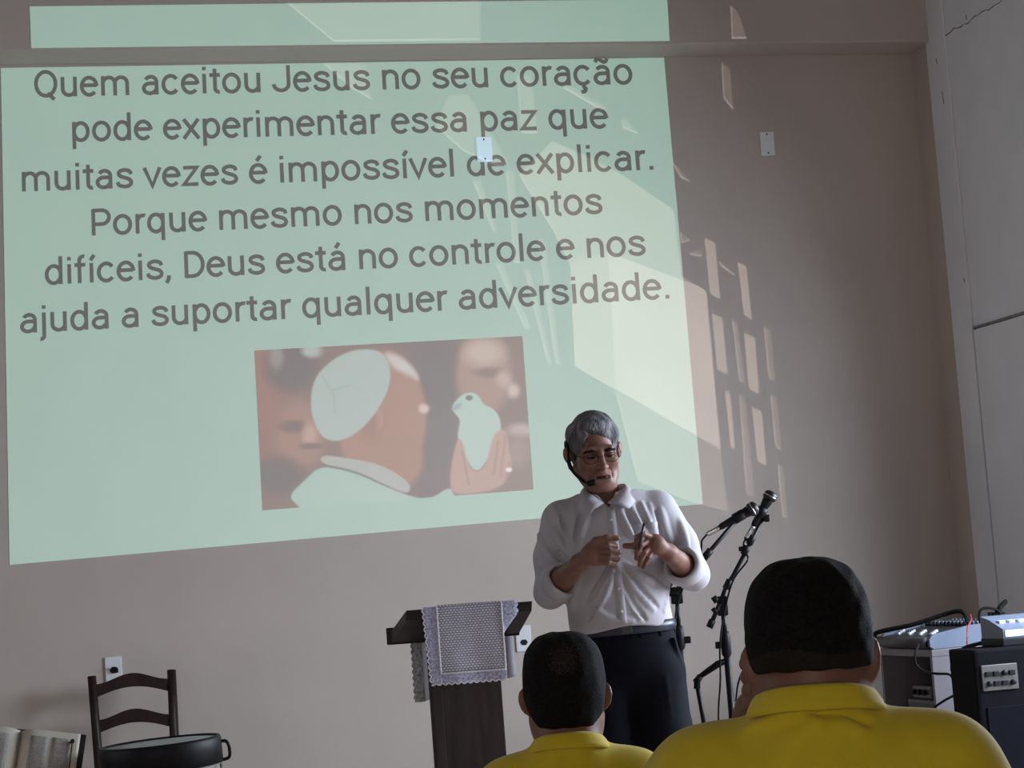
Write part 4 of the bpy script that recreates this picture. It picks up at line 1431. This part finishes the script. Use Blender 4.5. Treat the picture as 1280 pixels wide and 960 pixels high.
# his left hand (right in the picture): back of the hand forwards, index and thumb pinching a pen
wr = np.array(WRR)
s.cap(wr, (.128, -.222, 1.236), .028, .027, .015)
s.ell((.122, -.226, 1.238), (.036, .020, .034), .012, rot=Matrix.Rotation(radians(25), 3, 'Y'))
finger(s, [(.112, -.232, 1.262), (.088, -.255, 1.274), (.068, -.258, 1.262), (.064, -.248, 1.243)], .0105, .0085, .003)
finger(s, [(.102, -.236, 1.248), (.078, -.260, 1.238), (.064, -.256, 1.214), (.060, -.245, 1.196)], .0105, .0082, .003)
finger(s, [(.106, -.232, 1.230), (.088, -.254, 1.212), (.074, -.250, 1.190), (.068, -.238, 1.174)], .0102, .0080, .003)
finger(s, [(.114, -.226, 1.216), (.100, -.244, 1.196), (.088, -.240, 1.178), (.080, -.228, 1.166)], .0092, .0074, .003)
finger(s, [(.130, -.212, 1.225), (.092, -.215, 1.232), (.060, -.232, 1.236), (.026, -.240, 1.239)], .0140, .0095, .008)
MHi = MH.inverted()


def pick_lips(c):
    R = np.array(MHi.to_3x3()); t = np.array(MHi.translation)
    L = c @ R.T + t
    e = (L[:, 0] / .023) ** 2 + ((L[:, 2] + .073) / .0090) ** 2
    return ((e < 1) & (L[:, 1] < -.080)).astype(int)


build_sdf('body', s, [m_skin, m_lips], sp_, 'tan skin of face, arms and hands', pick_lips)

# hair: short, grey, swept up from the forehead
def hair_shell(M, h, hairline, thick, amp, seed, freq, lo, hi, front=None):
    q = SDF(lo, hi, h)
    q.ell((0, .018, .040), (.077 + thick, .095 + thick, .085 + thick), .01, M=M)
    q.ell((0, .035, -.02), (.070 + thick * .8, .070 + thick * .7, .075), .03, M=M)
    if front:
        front(q)
    Mi = M.inverted()
    R, t = np.array(Mi.to_3x3()), np.array(Mi.translation)
    w = wavy(seed, 7, freq)
    w2_ = wavy(seed + 9, 6, 75)

    def loc(X, Y, Z):
        return [R[k, 0] * X + R[k, 1] * Y + R[k, 2] * Z + t[k] for k in range(3)]

    def disp(X, Y, Z):
        x, y, z = loc(X, Y, Z)
        return amp * w(x, y * .5, z * .5) + (.0035 * w2_(x, y, z) if front is not None and thick == .010 else 0)
    q.displace(disp)

    def cutf(X, Y, Z):
        x, y, z = loc(X, Y, Z)
        return hairline(x, y, z)
    q.cut(cutf, .004)
    return q


def hl_speaker(x, y, z):
    ys = np.array([-.13, -.085, -.068, -.056, -.050, -.030, -.012, -.004, .030, .040, .060, .12])
    zs_ = np.array([.094, .087, .076, .050, -.004, -.026, -.020, .026, .030, -.03, -.068, -.075])
    return np.interp(y + .006 * np.sin(x * 90), ys, zs_) + .004 * np.sin(x * 130) - z


def front_tuft(q):
    q.ell((.004, -.014, .094), (.064, .072, .034), .02, M=MH)
    q.ell((-.020, -.050, .094), (.044, .040, .026), .015, M=MH)
    for sx in (-1, 1):
        q.ell((sx * .058, .02, .045), (.028, .06, .05), .02, M=MH)


q = hair_shell(MH, .0025, hl_speaker, .010, .0026, 3, 150, (-.20, -.20, 1.44), (.12, .16, 1.76), front_tuft)
hr = build_sdf('hair', q, m_greyhair, sp_)
# brows, lids
for sx in (-1, 1):
    bb = MB()
    bb.tube([MH @ Vector(p) for p in ((sx * .014, -.0945, .0150), (sx * .028, -.0955, .0205), (sx * .044, -.084, .0165), (sx * .050, -.077, .011))], [.0042, .0056, .0046, .0025], 8)
    bb.build('eyebrow', m_brow, sp_)
    bb = MB()
    bb.tube([MH @ Vector(p) for p in ((sx * .018, -.0870, -.0035), (sx * .026, -.0908, -.0050), (sx * .034, -.0908, -.0050), (sx * .044, -.0840, -.0025))], [.0016, .0036, .0036, .0016], 8)
    bb.build('eye', m_eye, sp_, 'downcast eye')

bb = MB()
bb.tube([MH @ Vector(p) for p in ((-.020, -.0885, -.0735), (-.010, -.0945, -.0715), (.002, -.0960, -.0712), (.012, -.0940, -.0718), (.020, -.0885, -.0738))], [.0012, .0032, .0036, .0032, .0012], 8)
bb.build('mouth_opening', m_eye, sp_, 'dark parted mouth')

# shirt
s = SDF((-.40, -.24, .90), (.40, .24, 1.46), .0035)
s.ell((-.010, .0, 1.25), (.180, .112, .20), .02)
s.ell((-.012, -.008, 1.06), (.172, .122, .15), .06)
s.ell((-.006, -.004, .975), (.171, .118, .09), .05)
s.cap((-.060, .022, 1.392), (-.175, .022, 1.345), .050, .062, .04)
s.cap((.015, .022, 1.392), (.140, .022, 1.357), .050, .060, .04)
s.cap((-.035, .025, 1.36), (-.030, .03, 1.415), .066, .056, .03)
SLL = tuple(np.array(ELL) * .70 + np.array(WRL) * .30)
SLR = tuple(np.array(ELR) * .66 + np.array(WRR) * .34)
torso = s
s = SDF((-.40, -.24, .90), (.40, .24, 1.46), .0035)
s.chain([SHL, (-.222, .03, 1.22), ELL], [.066, .060, .052], .03)
s.chain([ELL, SLL], [.054, .056], .02)
s.chain([SHR, (.208, .03, 1.24), ELR], [.064, .060, .052], .03)
s.chain([ELR, SLR], [.054, .057], .02)
for EL, SL, WR in ((ELL, SLL, WRL), (ELR, SLR, WRR)):
    d = (np.array(WR) - np.array(EL)); d /= np.linalg.norm(d)
    e = np.array(SL) + d * .030
    s.op(lambda X, Y, Z: -((X - e[0]) * d[0] + (Y - e[1]) * d[1] + (Z - e[2]) * d[2]), e - .085, e + .085, 0.002, 'sub')
    s.cap(e - d * .035, e + d * .05, .045, k=.002, mode='sub')
hh = np.maximum(.022 - np.abs(s.d - torso.d), 0)
s.d = np.minimum(s.d, torso.d) - hh * hh / .088


def ridge(pts, r=.007, out=.0005, k=.016, mode='add'):
    P = []
    for (px, py) in pts:
        x, _, z = F.at(px, py, -.11)
        P.append((x, s.surf_y(x, z) + out, z))
    P = [tuple(p) for p in spline(P, 4)]
    n = len(P)
    s.chain(P, [r * (0.35 + 0.65 * sin(pi * (i + .5) / n)) for i in range(n)], k, mode)


for pts in ([(690, 632), (698, 650), (712, 672)], [(682, 650), (694, 668), (708, 692)], [(735, 642), (728, 664), (723, 692)],
            [(716, 632), (718, 655), (716, 676)], [(788, 632), (800, 650), (815, 668)], [(776, 640), (786, 660), (792, 672)],
            [(812, 630), (816, 655), (820, 690)], [(826, 636), (832, 660), (842, 682)], [(802, 628), (808, 648), (812, 660)],
            [(770, 705), (760, 728), (744, 758)], [(766, 716), (756, 742), (738, 772)], [(775, 708), (792, 735), (816, 762)],
            [(773, 716), (784, 740), (800, 772)], [(776, 702), (806, 722), (832, 738)], [(728, 700), (722, 730), (716, 760)],
            [(672, 668), (682, 690), (698, 708)], [(850, 650), (856, 668), (862, 690)], [(676, 706), (690, 716), (703, 716)],
            [(742, 760), (760, 772), (790, 776)], [(838, 700), (834, 730), (830, 764)]):
    ridge(pts, .0098, .0012, .014)
for pts in ([(702, 645), (706, 660), (714, 682)], [(728, 640), (722, 664), (719, 690)], [(796, 630), (806, 650), (818, 676)],
            [(782, 636), (792, 656), (800, 680)], [(820, 640), (825, 660), (830, 690)], [(765, 704), (752, 726), (735, 752)],
            [(782, 708), (800, 735), (822, 758)], [(778, 722), (790, 750), (806, 774)], [(760, 725), (748, 750), (736, 775)],
            [(760, 680), (764, 690), (766, 702)]):
    ridge(pts, .0065, .0005, .012, 'sub')
w1 = wavy(11, 6, 38)
s.displace(lambda X, Y, Z: .0022 * w1(X, Y, Z))
# open neckline and the hem at the belt
ga = np.array([-.030, .035, 1.42])
s.cut(lambda X, Y, Z: Z - (1.428 + .10 * np.maximum(Y + .02, -.09) + 0 * X), .004)
s.op(lambda X, Y, Z: np.sqrt((X + .030) ** 2 + ((Y + .010) * .9) ** 2 + 0 * Z) - np.clip(.004 + (Z - 1.372) * .80, .0, .062), (-.11, -.2, 1.365), (.06, .09, 1.46), .003, 'sub')
s.op(lambda X, Y, Z: np.maximum(np.abs(X + .018 - (Z - 1.385) * -.15) - (Z - 1.372) * .62, Y - .0), (-.10, -.2, 1.35), (.06, .02, 1.46), .003, 'sub')
s.cut(lambda X, Y, Z: (.966 + .010 * np.sin(X * 18 + 1)) - Z, .006)
shirt_sdf = s
shirt = build_sdf('shirt', s, m_shirt, sp_)
# rolled cuffs
for EL, SL, WR, nm in ((ELL, SLL, WRL, 'l'), (ELR, SLR, WRR, 'r')):
    d = (np.array(WR) - np.array(EL)); d /= np.linalg.norm(d)
    e = np.array(SL) + d * .012
    Mx = Matrix.Translation(Vector(e)) @ Vector(d).to_track_quat('Z', 'Y').to_matrix().to_4x4()
    bb = MB()
    prof = [(.047, .026), (.053, .034), (.063, .030), (.065, .010), (.066, -.014), (.062, -.026), (.056, -.024)]
    vs, fs = [], []
    sg_ = 36
    for (r_, z_) in prof:
        for k in range(sg_):
            an = 2 * pi * k / sg_
            rr = r_ * (1 + .035 * sin(3 * an + 1) + .02 * sin(5 * an + z_ * 60))
            vs.append(Mx @ Vector((rr * cos(an), rr * sin(an), z_ + .008 * sin(2 * an))))
    for i in range(len(prof) - 1):
        for k in range(sg_):
            fs.append([i * sg_ + k, i * sg_ + (k + 1) % sg_, (i + 1) * sg_ + (k + 1) % sg_, (i + 1) * sg_ + k])
    for k in range(sg_):
        fs.append([k, (k + 1) % sg_, (len(prof) - 1) * sg_ + (k + 1) % sg_, (len(prof) - 1) * sg_ + k][::-1])
    bb.add(vs, fs, True)
    bb.build('rolled_cuff', m_shirt, shirt)
# collar leaves
def leaf(pts_in, pts_out):
    gg = []
    n = len(pts_in)
    A_ = spline(pts_in, 4); B_ = spline(pts_out, 4)
    for a_, b_ in zip(A_, B_):
        a_, b_ = np.array(a_), np.array(b_)
        mid = (a_ + b_) / 2 + np.array((0, -.006, .006))
        gg.append([a_, mid, b_])
    q = MB(); q.sheet(gg, .004)
    q.build('collar', m_shirt, shirt)


leaf([(-.030, .095, 1.452), (-.088, .060, 1.455), (-.094, .0, 1.445), (-.072, -.050, 1.422), (-.034, -.090, 1.388)],
     [(-.030, .108, 1.425), (-.106, .070, 1.418), (-.122, .0, 1.405), (-.118, -.070, 1.372), (-.098, -.112, 1.345)])
leaf([(-.030, .095, 1.452), (.030, .060, 1.455), (.042, .0, 1.447), (.024, -.050, 1.424), (-.020, -.090, 1.388)],
     [(-.030, .108, 1.425), (.048, .070, 1.420), (.074, .0, 1.410), (.070, -.070, 1.385), (.048, -.108, 1.362)])
# placket with buttons
g = []
for i, (px, py) in enumerate(zip(np.linspace(763, 779, 22), np.linspace(634, 779, 22))):
    x, _, z = F.at(px, py, -.11)
    y0 = s.surf_y(x, z)
    g.append([(x - .014, s.surf_y(x - .014, z) - .0015, z), (x, y0 - .0035, z), (x + .014, s.surf_y(x + .014, z) - .0045, z)])
bb = MB(); bb.sheet(g, .003); bb.build('placket', m_shirt, shirt)
for (px, py) in ((764, 650), (774, 736), (777, 764), (771, 706)):
    x, _, z = F.at(px, py, -.11)
    bb = MB(); bb.lathe([(.005, 0), (.0052, .0015), (.004, .0025)], Matrix.Translation((x, s.surf_y(x, z) - .0045, z)) @ Matrix.Rotation(pi / 2, 4, 'X'), 12)
    bb.build('button', m_plate, shirt)
# breast pocket
g = []
for px in np.linspace(793, 822, 7):
    row = []
    for py in np.linspace(652, 692, 8):
        x, _, z = F.at(px, py, -.11)
        row.append((x, s.surf_y(x, z) - .003, z))
    g.append(row)
bb = MB(); bb.sheet(g, .003); bb.build('pocket', m_shirt, shirt)

# trousers, belt, shoes
s = SDF((-.26, -.22, .03), (.30, .20, 1.03), .005)
s.ell((.002, 0, .93), (.166, .112, .12), .02)
s.ell((.012, .005, .84), (.178, .118, .12), .05)
s.chain([(-.070, 0, .80), (-.066, -.01, .60), (-.072, .0, .32), (-.078, .015, .06)], [.096, .086, .070, .062], .03)
s.chain([(.100, 0, .80), (.112, -.01, .60), (.112, .0, .32), (.116, .015, .06)], [.096, .088, .072, .063], .03)
for pts in (((.125, -.088, .80), (.135, -.078, .45)), ((-.075, -.088, .80), (-.075, -.078, .45)), ((.165, -.06, .92), (.188, -.02, .80)), ((-.145, -.06, .92), (-.165, -.02, .80))):
    s.cap(*pts, .006, k=.012)
w2 = wavy(5, 6, 26)
s.displace(lambda X, Y, Z: .003 * w2(X, Y, Z))
s.cut(lambda X, Y, Z: Z - .985 + 0 * X, .004)
s.cut(lambda X, Y, Z: .035 - Z + 0 * X)
tr = build_sdf('trousers', s, m_trouser, sp_)
for x in (-.09, .03, .055, .12):
    y = s.surf_y(x, .96)
    bb = MB(); bb.box((x - .005, y - .010, .935), (x + .005, y - .002, .995), bev=.002); bb.build('belt_loop', m_trouser, tr)
g = []
for k in range(65):
    an = 2 * pi * k / 64
    x, y = .002 + .172 * cos(an), .118 * sin(an)
    g.append([(x, y, .948 + .004 * cos(an)), (x, y, .985 + .004 * cos(an))])
bb = MB(); bb.sheet(g, .004); bt = bb.build('belt', m_belt, sp_)
bb = MB(); bb.box((-.010, -.126, .950), (.028, -.118, .988), bev=.003); bb.build('buckle', m_dgrey, bt)
for x in (-.080, .118):
    q = SDF((x - .08, -.24, -.01), (x + .08, .10, .14), .005)
    q.chain([(x, .05, .045), (x, -.04, .045), (x, -.16, .035)], [.042, .042, .034], .02)
    q.cap((x, .03, .08), (x, .0, .09), .040, k=.03)
    q.cut(lambda X, Y, Z: .002 - Z + 0 * X)
    build_sdf('shoe', q, m_shoe, sp_)

# things he wears and holds
gl = thing('eyeglasses', 'thin-rimmed eyeglasses worn by the grey-haired man', 'glasses', F.loc, F.rotz)
for sx in (-1, 1):
    bb = MB()
    ring = [MH @ Vector((sx * .033 + .0225 * cos(a), -.103 + .006 * abs(cos(a)) * (1 if sx * cos(a) > 0 else .2), -.006 + .0155 * sin(a))) for a in np.linspace(0, 2 * pi, 28)[:-1]]
    bb.tube(ring, .0011, 6, closed=True); rm = bb.build('rim', m_dmetal, gl)
    bb = MB()
    bb.add([tuple(p) for p in ring], [list(range(len(ring)))]); bb.build('lens', m_lens, rm)
    bb = MB(); bb.tube([MH @ Vector(p) for p in ((sx * .0555, -.097, .000), (sx * .066, -.078, .002), (sx * .077, -.01, .008), (sx * .080, .018, .002))], .0012, 6)
    bb.build('temple_arm', m_dmetal, gl)
bb = MB(); bb.tube([MH @ Vector(p) for p in ((-.011, -.103, -.002), (0, -.108, .001), (.011, -.103, -.002))], .001, 6); bb.build('bridge', m_dmetal, gl)
hm = thing('headset_microphone', 'black headset microphone hooked over the grey-haired man\'s ear', 'headset', F.loc, F.rotz)
bb = MB(); bb.tube(spline([MH @ Vector(p) for p in ((-.082, .036, -.01), (-.084, .028, .034), (-.083, .002, .034), (-.086, -.014, .0), (-.084, -.010, -.035))], 5), .004, 8)
bb.build('ear_hook', m_black, hm)
bb = MB(); bb.tube(spline([MH @ Vector(p) for p in ((-.086, -.008, -.018), (-.082, -.022, -.045), (-.070, -.045, -.068), (-.052, -.078, -.085), (-.036, -.098, -.085))], 5), [.0072] * 6 + [.005] * 9 + [.0035] * 6, 8)
bb.build('boom', m_black, hm)
s_ = SDF((-.14, -.22, 1.38), (.06, 0, 1.56), .002)
s_.cap((-.042, -.096, -.087), (-.030, -.102, -.083), .0105, k=.004, M=MH)
build_sdf('foam_windscreen', s_, m_rubber, hm)
pe = thing('pen', 'dark pen held upright in the grey-haired man\'s left fingertips', 'pen', F.loc, F.rotz)
bb = MB(); bb.tube([(.070, -.266, 1.225), (.084, -.268, 1.275), (.091, -.268, 1.300)], .0045, 10); bb.build('barrel', m_belt, pe)
bb = MB(); bb.tube([(.091, -.268, 1.300), (.095, -.268, 1.318)], [.004, .0012], 10); bb.build('tip', m_black, pe)


# ---- the two men in yellow shirts, seen from behind --------------------------
def listener(F, label, hc, hs, top, shp, fist=False, bald=False, seat=.22):
    z0 = -.22
    t = thing('person', label, 'person', (F.loc[0], F.loc[1], z0), F.rotz)
    dz = -z0
    hx, hy, hz = hc
    M = Matrix.Translation((hx, hy, hz + dz)) @ Matrix.Rotation(pi, 4, 'Z') @ Matrix.Rotation(radians(shp.get('nod', 8)), 4, 'X') @ Matrix.Diagonal((*hs, 1))
    nz = shp['neck_z'] + dz
    zs_ = shp['sh_z'] + dz
    hw = shp['sh_x']
    se = seat + dz
    # body
    s = SDF((hx - .40, -.22, se - .12), (hx + .40, .50, top + dz + .03), .0045)
    head(s, M, 1.05, shp.get('ear', 36))
    nr = shp['neck_r']
    s.cap((hx, hy - .010, hz + dz - .03), (hx, hy - .025, nz - .02), nr * .97, nr * 1.0, .03)
    s.ell((hx, .02, nz - .24), (hw * .72, .085, .18), .04)
    s.ell((hx, .01, se + .14), (hw * .60, .10, .15), .05)
    for q in (-1, 1):
        S = (hx + q * hw * .64, .01, zs_ - .10)
        s.cap((hx + q * hw * .40, .12, se + .04), (hx + q * .14, .42, se + .01), .065, .055, .04)
        if fist and q < 0:
            E, W = (hx - .150, .24, zs_ - .22), (hx - .084, .10, zs_ + .020)
            s.chain([S, E], [.055, .045], .02)
            s.chain([E, W], [.045, .032], .02)
            px = hx - .076
            s.ell((px, .07, fist + dz - .012), (.019, .034, .040), .015)
            for i in range(4):
                zf = fist + dz + .022 - i * .019
                finger(s, [(px - .012, .092, zf), (px - .015, .058, zf - .002), (px + .004, .048, zf - .004), (px + .016, .062, zf - .005)], .0105, .0095, .003)
            finger(s, [(px + .0, .09, fist + dz - .03), (px - .010, .075, fist + dz + .03), (px + .004, .06, fist + dz + .048)], .0115, .0095, .006)
        else:
            E, W = (hx + q * hw * .90, .11, zs_ - .32), (hx + q * .10, .30, se + .12)
            s.chain([S, E], [.055, .045], .02)
            s.chain([E, W], [.044, .030], .02)
            hc_ = np.array(W) + (-q * .035, .05, -.01)
            s.ell(hc_, (.040, .050, .018), .015)
            for i in range(4):
                b0 = hc_ + (-q * (.030 - .0) + q * i * .019, .03, .004)
                finger(s, [b0, b0 + (-q * .012, .040, .0), b0 + (-q * .016, .062 - .006 * abs(i - 1), -.020)], .0095, .008, .003)
            finger(s, [hc_ + (-q * .028, -.02, 0), hc_ + (-q * .060, .008, .0), hc_ + (-q * .066, .035, -.008)], .012, .009, .005)
    build_sdf('body', s, m_skin2, t, 'brown skin of neck and ears')
    return t, M, dz


def dress(t, M, dz, F, hc, shp, seat, seed, wr_pts):
    hx = hc[0]
    se = seat + dz
    nz = shp['neck_z'] + dz
    # hair
    back = shp['hairline']

    def hl(x, y, z):
        ys = np.array([-.13, -.085, -.068, -.056, -.050, -.030, -.014, -.006, .022, .032, .060, .12])
        zz = np.array([.085, .076, .060, .035, -.008, -.024, -.020, .030, .032, -.012, back, back - .004])
        return np.interp(y, ys, zz) + .0010 * np.sin(x * 150) - z

    th = shp['hair']

    def fr(q):
        for sx in (-1, 1):
            q.ell((sx * .030, .020, .075), (.045, .075, .052), .02, M=M)
        q.ell((0, .055, .02), (.063, .052, .07), .03, M=M)
    wc = M @ Vector((0, .01, .03))
    q = hair_shell(M, .003, hl, th, .0022, seed, 260, np.array(wc) - .15, np.array(wc) + .15, fr)
    Mi = M.inverted(); R = np.array(Mi.to_3x3()); tt = np.array(Mi.translation)

    def pick(c):
        L = c @ R.T + tt
        low = L[:, 2] < back + .022 + .006 * np.sin(L[:, 0] * 40)
        m_ = np.where(low & (not shp.get('bald')), 1, 0)
        if shp.get('bald'):
            rr = np.random.RandomState(4).uniform(.0, 1.2, len(L))
            cr = ((L[:, 0] + .004) / .036) ** 2 + ((L[:, 2] - .074) / .036) ** 2
            m_ = np.where(cr < rr, 1, m_)
        return m_
    build_sdf('hair', q, [m_darkhair, shp.get('fade', m_fade)], t, shp.get('hair_label'), pick)
    # polo shirt
    s = SDF((hx - .40, -.26, se - .10), (hx + .40, .34, nz + .05), .0045)
    A, B, D_ = shp['trap'], shp['shoulder'], shp['deltoid']
    for k_ in (-1, 1):
        s.cap((hx, A[0], A[1] + dz), (hx + k_ * B[0], B[1], B[2] + dz), A[2], B[3], .05)
        s.cap((hx + k_ * B[0], B[1], B[2] + dz), (hx + k_ * (D_[0] - (.016 if k_ > 0 and shp.get('fist') else 0)), D_[1], D_[2] + dz), B[3], D_[3], .04)
        ua = .62
        S = np.array((hx + k_ * (D_[0] - (.016 if k_ > 0 and shp.get('fist') else 0)), D_[1], D_[2] + dz))
        E = np.array((hx + k_ * shp['sh_x'] * .94, .10, shp['sh_z'] + dz - .32))
        if shp.get('fist') and k_ < 0:
            E = np.array((hx - .150, .24, shp['sh_z'] + dz - .22))
        s.cap(S, S + (E - S) * .72, D_[3] * .98, .072, .04)
    bw = shp['sh_x']
    s.ell((hx, .0, A[1] + dz - .14), (bw * .92, .135, .17), .06)
    s.ell((hx, .02, se + .18), (bw * .90, .165, .22), .08)
    s.ell((hx, .015, se + .02), (bw * .84, .165, .10), .05)
    s.cap((hx, -.012, nz - .11), (hx, -.012, nz - .040), shp['col_w'][1] * 1.02, shp['col_w'][0] * .95, .03)
    for pts, mode in wr_pts:
        P = []
        for (px, py) in pts:
            x, _, z = F.at(px, py, -.10)
            z += 0.0
            i = s.surf_y(x, z)
            P.append((x, i + .001, z))
        P = [tuple(p) for p in spline(P, 4)]
        n = len(P)
        s.chain(P, [.007 * (.3 + .7 * sin(pi * (i + .5) / n)) for i in range(n)], .014, mode)
    w = wavy(seed + 20, 6, 24)
    s.displace(lambda X, Y, Z: .0025 * w(X, Y, Z))
    s.cut(lambda X, Y, Z: Z - (nz - .012) + 0 * X, .006)
    s.cut(lambda X, Y, Z: (se - .03) - Z + 0 * X, .006)
    sh = build_sdf('polo_shirt', s, m_yellow, t)
    # turned-down collar
    gg = []
    c1, c0 = shp['col_w']
    s.cap((hx, -.012, nz - .10), (hx, -.012, nz - .045), c0 * .98, c1 * .98, .03) if False else None
    for an in np.linspace(radians(-215), radians(35), 60):
        ca_, sa_ = cos(an), sin(an)
        fr_ = (1 + sa_) / 2
        drop = .045 * fr_ ** 1.2
        rowp = []
        for v in np.linspace(0, 1, 7):
            rx = c1 + (c0 - c1) * v ** 1.3
            ry = rx * 1.02
            zz = nz - drop - shp['col_h'] * v * (1 - .15 * fr_) + (.006 * sin(v * pi))
            rowp.append((hx + shp.get('col_dx', 0) + rx * ca_, -.012 + ry * sa_, zz))
        gg.append([(hx + shp.get('col_dx', 0) + (c1 - .006) * ca_, -.012 + (c1 - .006) * sa_, nz - drop - .012)] + rowp)
    bb = MB(); bb.sheet(gg, .006); bb.build('collar', m_yellow, sh)
    # trousers and shoes of the seated figure
    q = SDF((hx - .30, -.25, -.01), (hx + .30, .62, se + .20), .007)
    q.ell((hx, 0, se + .06), (bw * .80, .155, .11), .03)
    for k_ in (-1, 1):
        q.chain([(hx + k_ * bw * .42, .05, se + .03), (hx + k_ * .15, .46, se + .015), (hx + k_ * .15, .44, .08)], [.088, .070, .058], .03)
    q.cut(lambda X, Y, Z: .05 - Z + 0 * X)
    build_sdf('trousers', q, m_trouser, t)
    for k_ in (-1, 1):
        x = hx + k_ * .15
        q = SDF((x - .08, .30, -.01), (x + .08, .70, .14), .006)
        q.chain([(x, .42, .045), (x, .50, .045), (x, .61, .036)], [.042, .042, .034], .02)
        q.cap((x, .43, .08), (x, .44, .10), .040, k=.03)
        q.cut(lambda X, Y, Z: .002 - Z + 0 * X)
        build_sdf('shoe', q, m_shoe, t)


def hall_chair(F, label, seat, hx):
    t = thing('hall_chair', label, 'chair', (F.loc[0], F.loc[1], -.22), F.rotz)
    se = seat + .22 - .075
    bb = MB(); bb.box((hx - .21, -.20, se - .035), (hx + .21, .22, se), bev=.012); bb.build('seat', m_plate, t)
    for x in (hx - .185, hx + .185):
        for y in (-.18, .19):
            bb = MB(); bb.tube([(x, y, 0), (x, y, se - .03)], .014, 10); bb.build('leg', m_dmetal, t)
        bb = MB(); bb.tube([(x, -.19, se - .03), (x, -.225, se + .12), (x, -.25, se + .36)], .011, 10); bb.build('back_post', m_dmetal, t)
    bb = MB(); bb.box((hx - .20, -.262, se + .26), (hx + .20, -.240, se + .38), bev=.008); bb.build('backrest', m_plate, t)


F1 = Frame(1015, 900, 2.86)
hc1, hs1 = (.006, .015, 1.012), (.962, 1.0, .985)
shp1 = dict(nod=6, neck_z=.978, neck_r=.074, sh_z=.915, sh_x=.255, hairline=-.024, hair=.0075, trap=(-.025, .885, .072),
            shoulder=(.155, .0, .838, .082), deltoid=(.185, .01, .79, .085), col_w=(.080, .096), col_h=.032, col_dx=.0, fist=True,
            hair_label='short black hair with cropped nape')
p1, M1, dz1 = listener(F1, 'broad man in yellow polo shirt, large in the right foreground, seen from behind', hc1, hs1, 1.149, shp1, fist=.985)
F1.z0 = -.22
dress(p1, M1, dz1, F1, hc1, shp1, .22, 31,
      [([(965, 893), (1010, 888), (1060, 890)], 'add'), ([(985, 905), (1030, 898), (1085, 904)], 'sub'), ([(1000, 915), (1040, 908), (1075, 915)], 'add'),
       ([(930, 915), (985, 903), (1020, 903)], 'add')])
hall_chair(F1, 'chair under the broad man in the right foreground', .22, .008)
F2 = Frame(705, 930, 4.4)
hc2, hs2 = (.010, .012, .900), (.945, .97, .99)
shp2 = dict(nod=3, neck_z=.826, neck_r=.066, sh_z=.755, sh_x=.205, hairline=-.068, hair=.006, ear=48, trap=(-.02, .752, .058),
            shoulder=(.130, .0, .700, .070), deltoid=(.155, .01, .655, .072), col_w=(.071, .088), col_h=.030, bald=True,
            fade=mat('thin_crown_hair', (.023, .0165, .014), .7, var=.4, scale=200, spec=.2), hair_label='dark hair thinning at the crown')
p2, M2, dz2 = listener(F2, 'man in yellow polo shirt with thinning crown, seated before the lectern, seen from behind', hc2, hs2, 1.033, shp2, seat=.12)
F2.z0 = -.22
dress(p2, M2, dz2, F2, hc2, shp2, .12, 47, [([(665, 938), (700, 936), (740, 936)], 'add')])
hall_chair(F2, 'chair under the man with thinning crown', .12, .010)
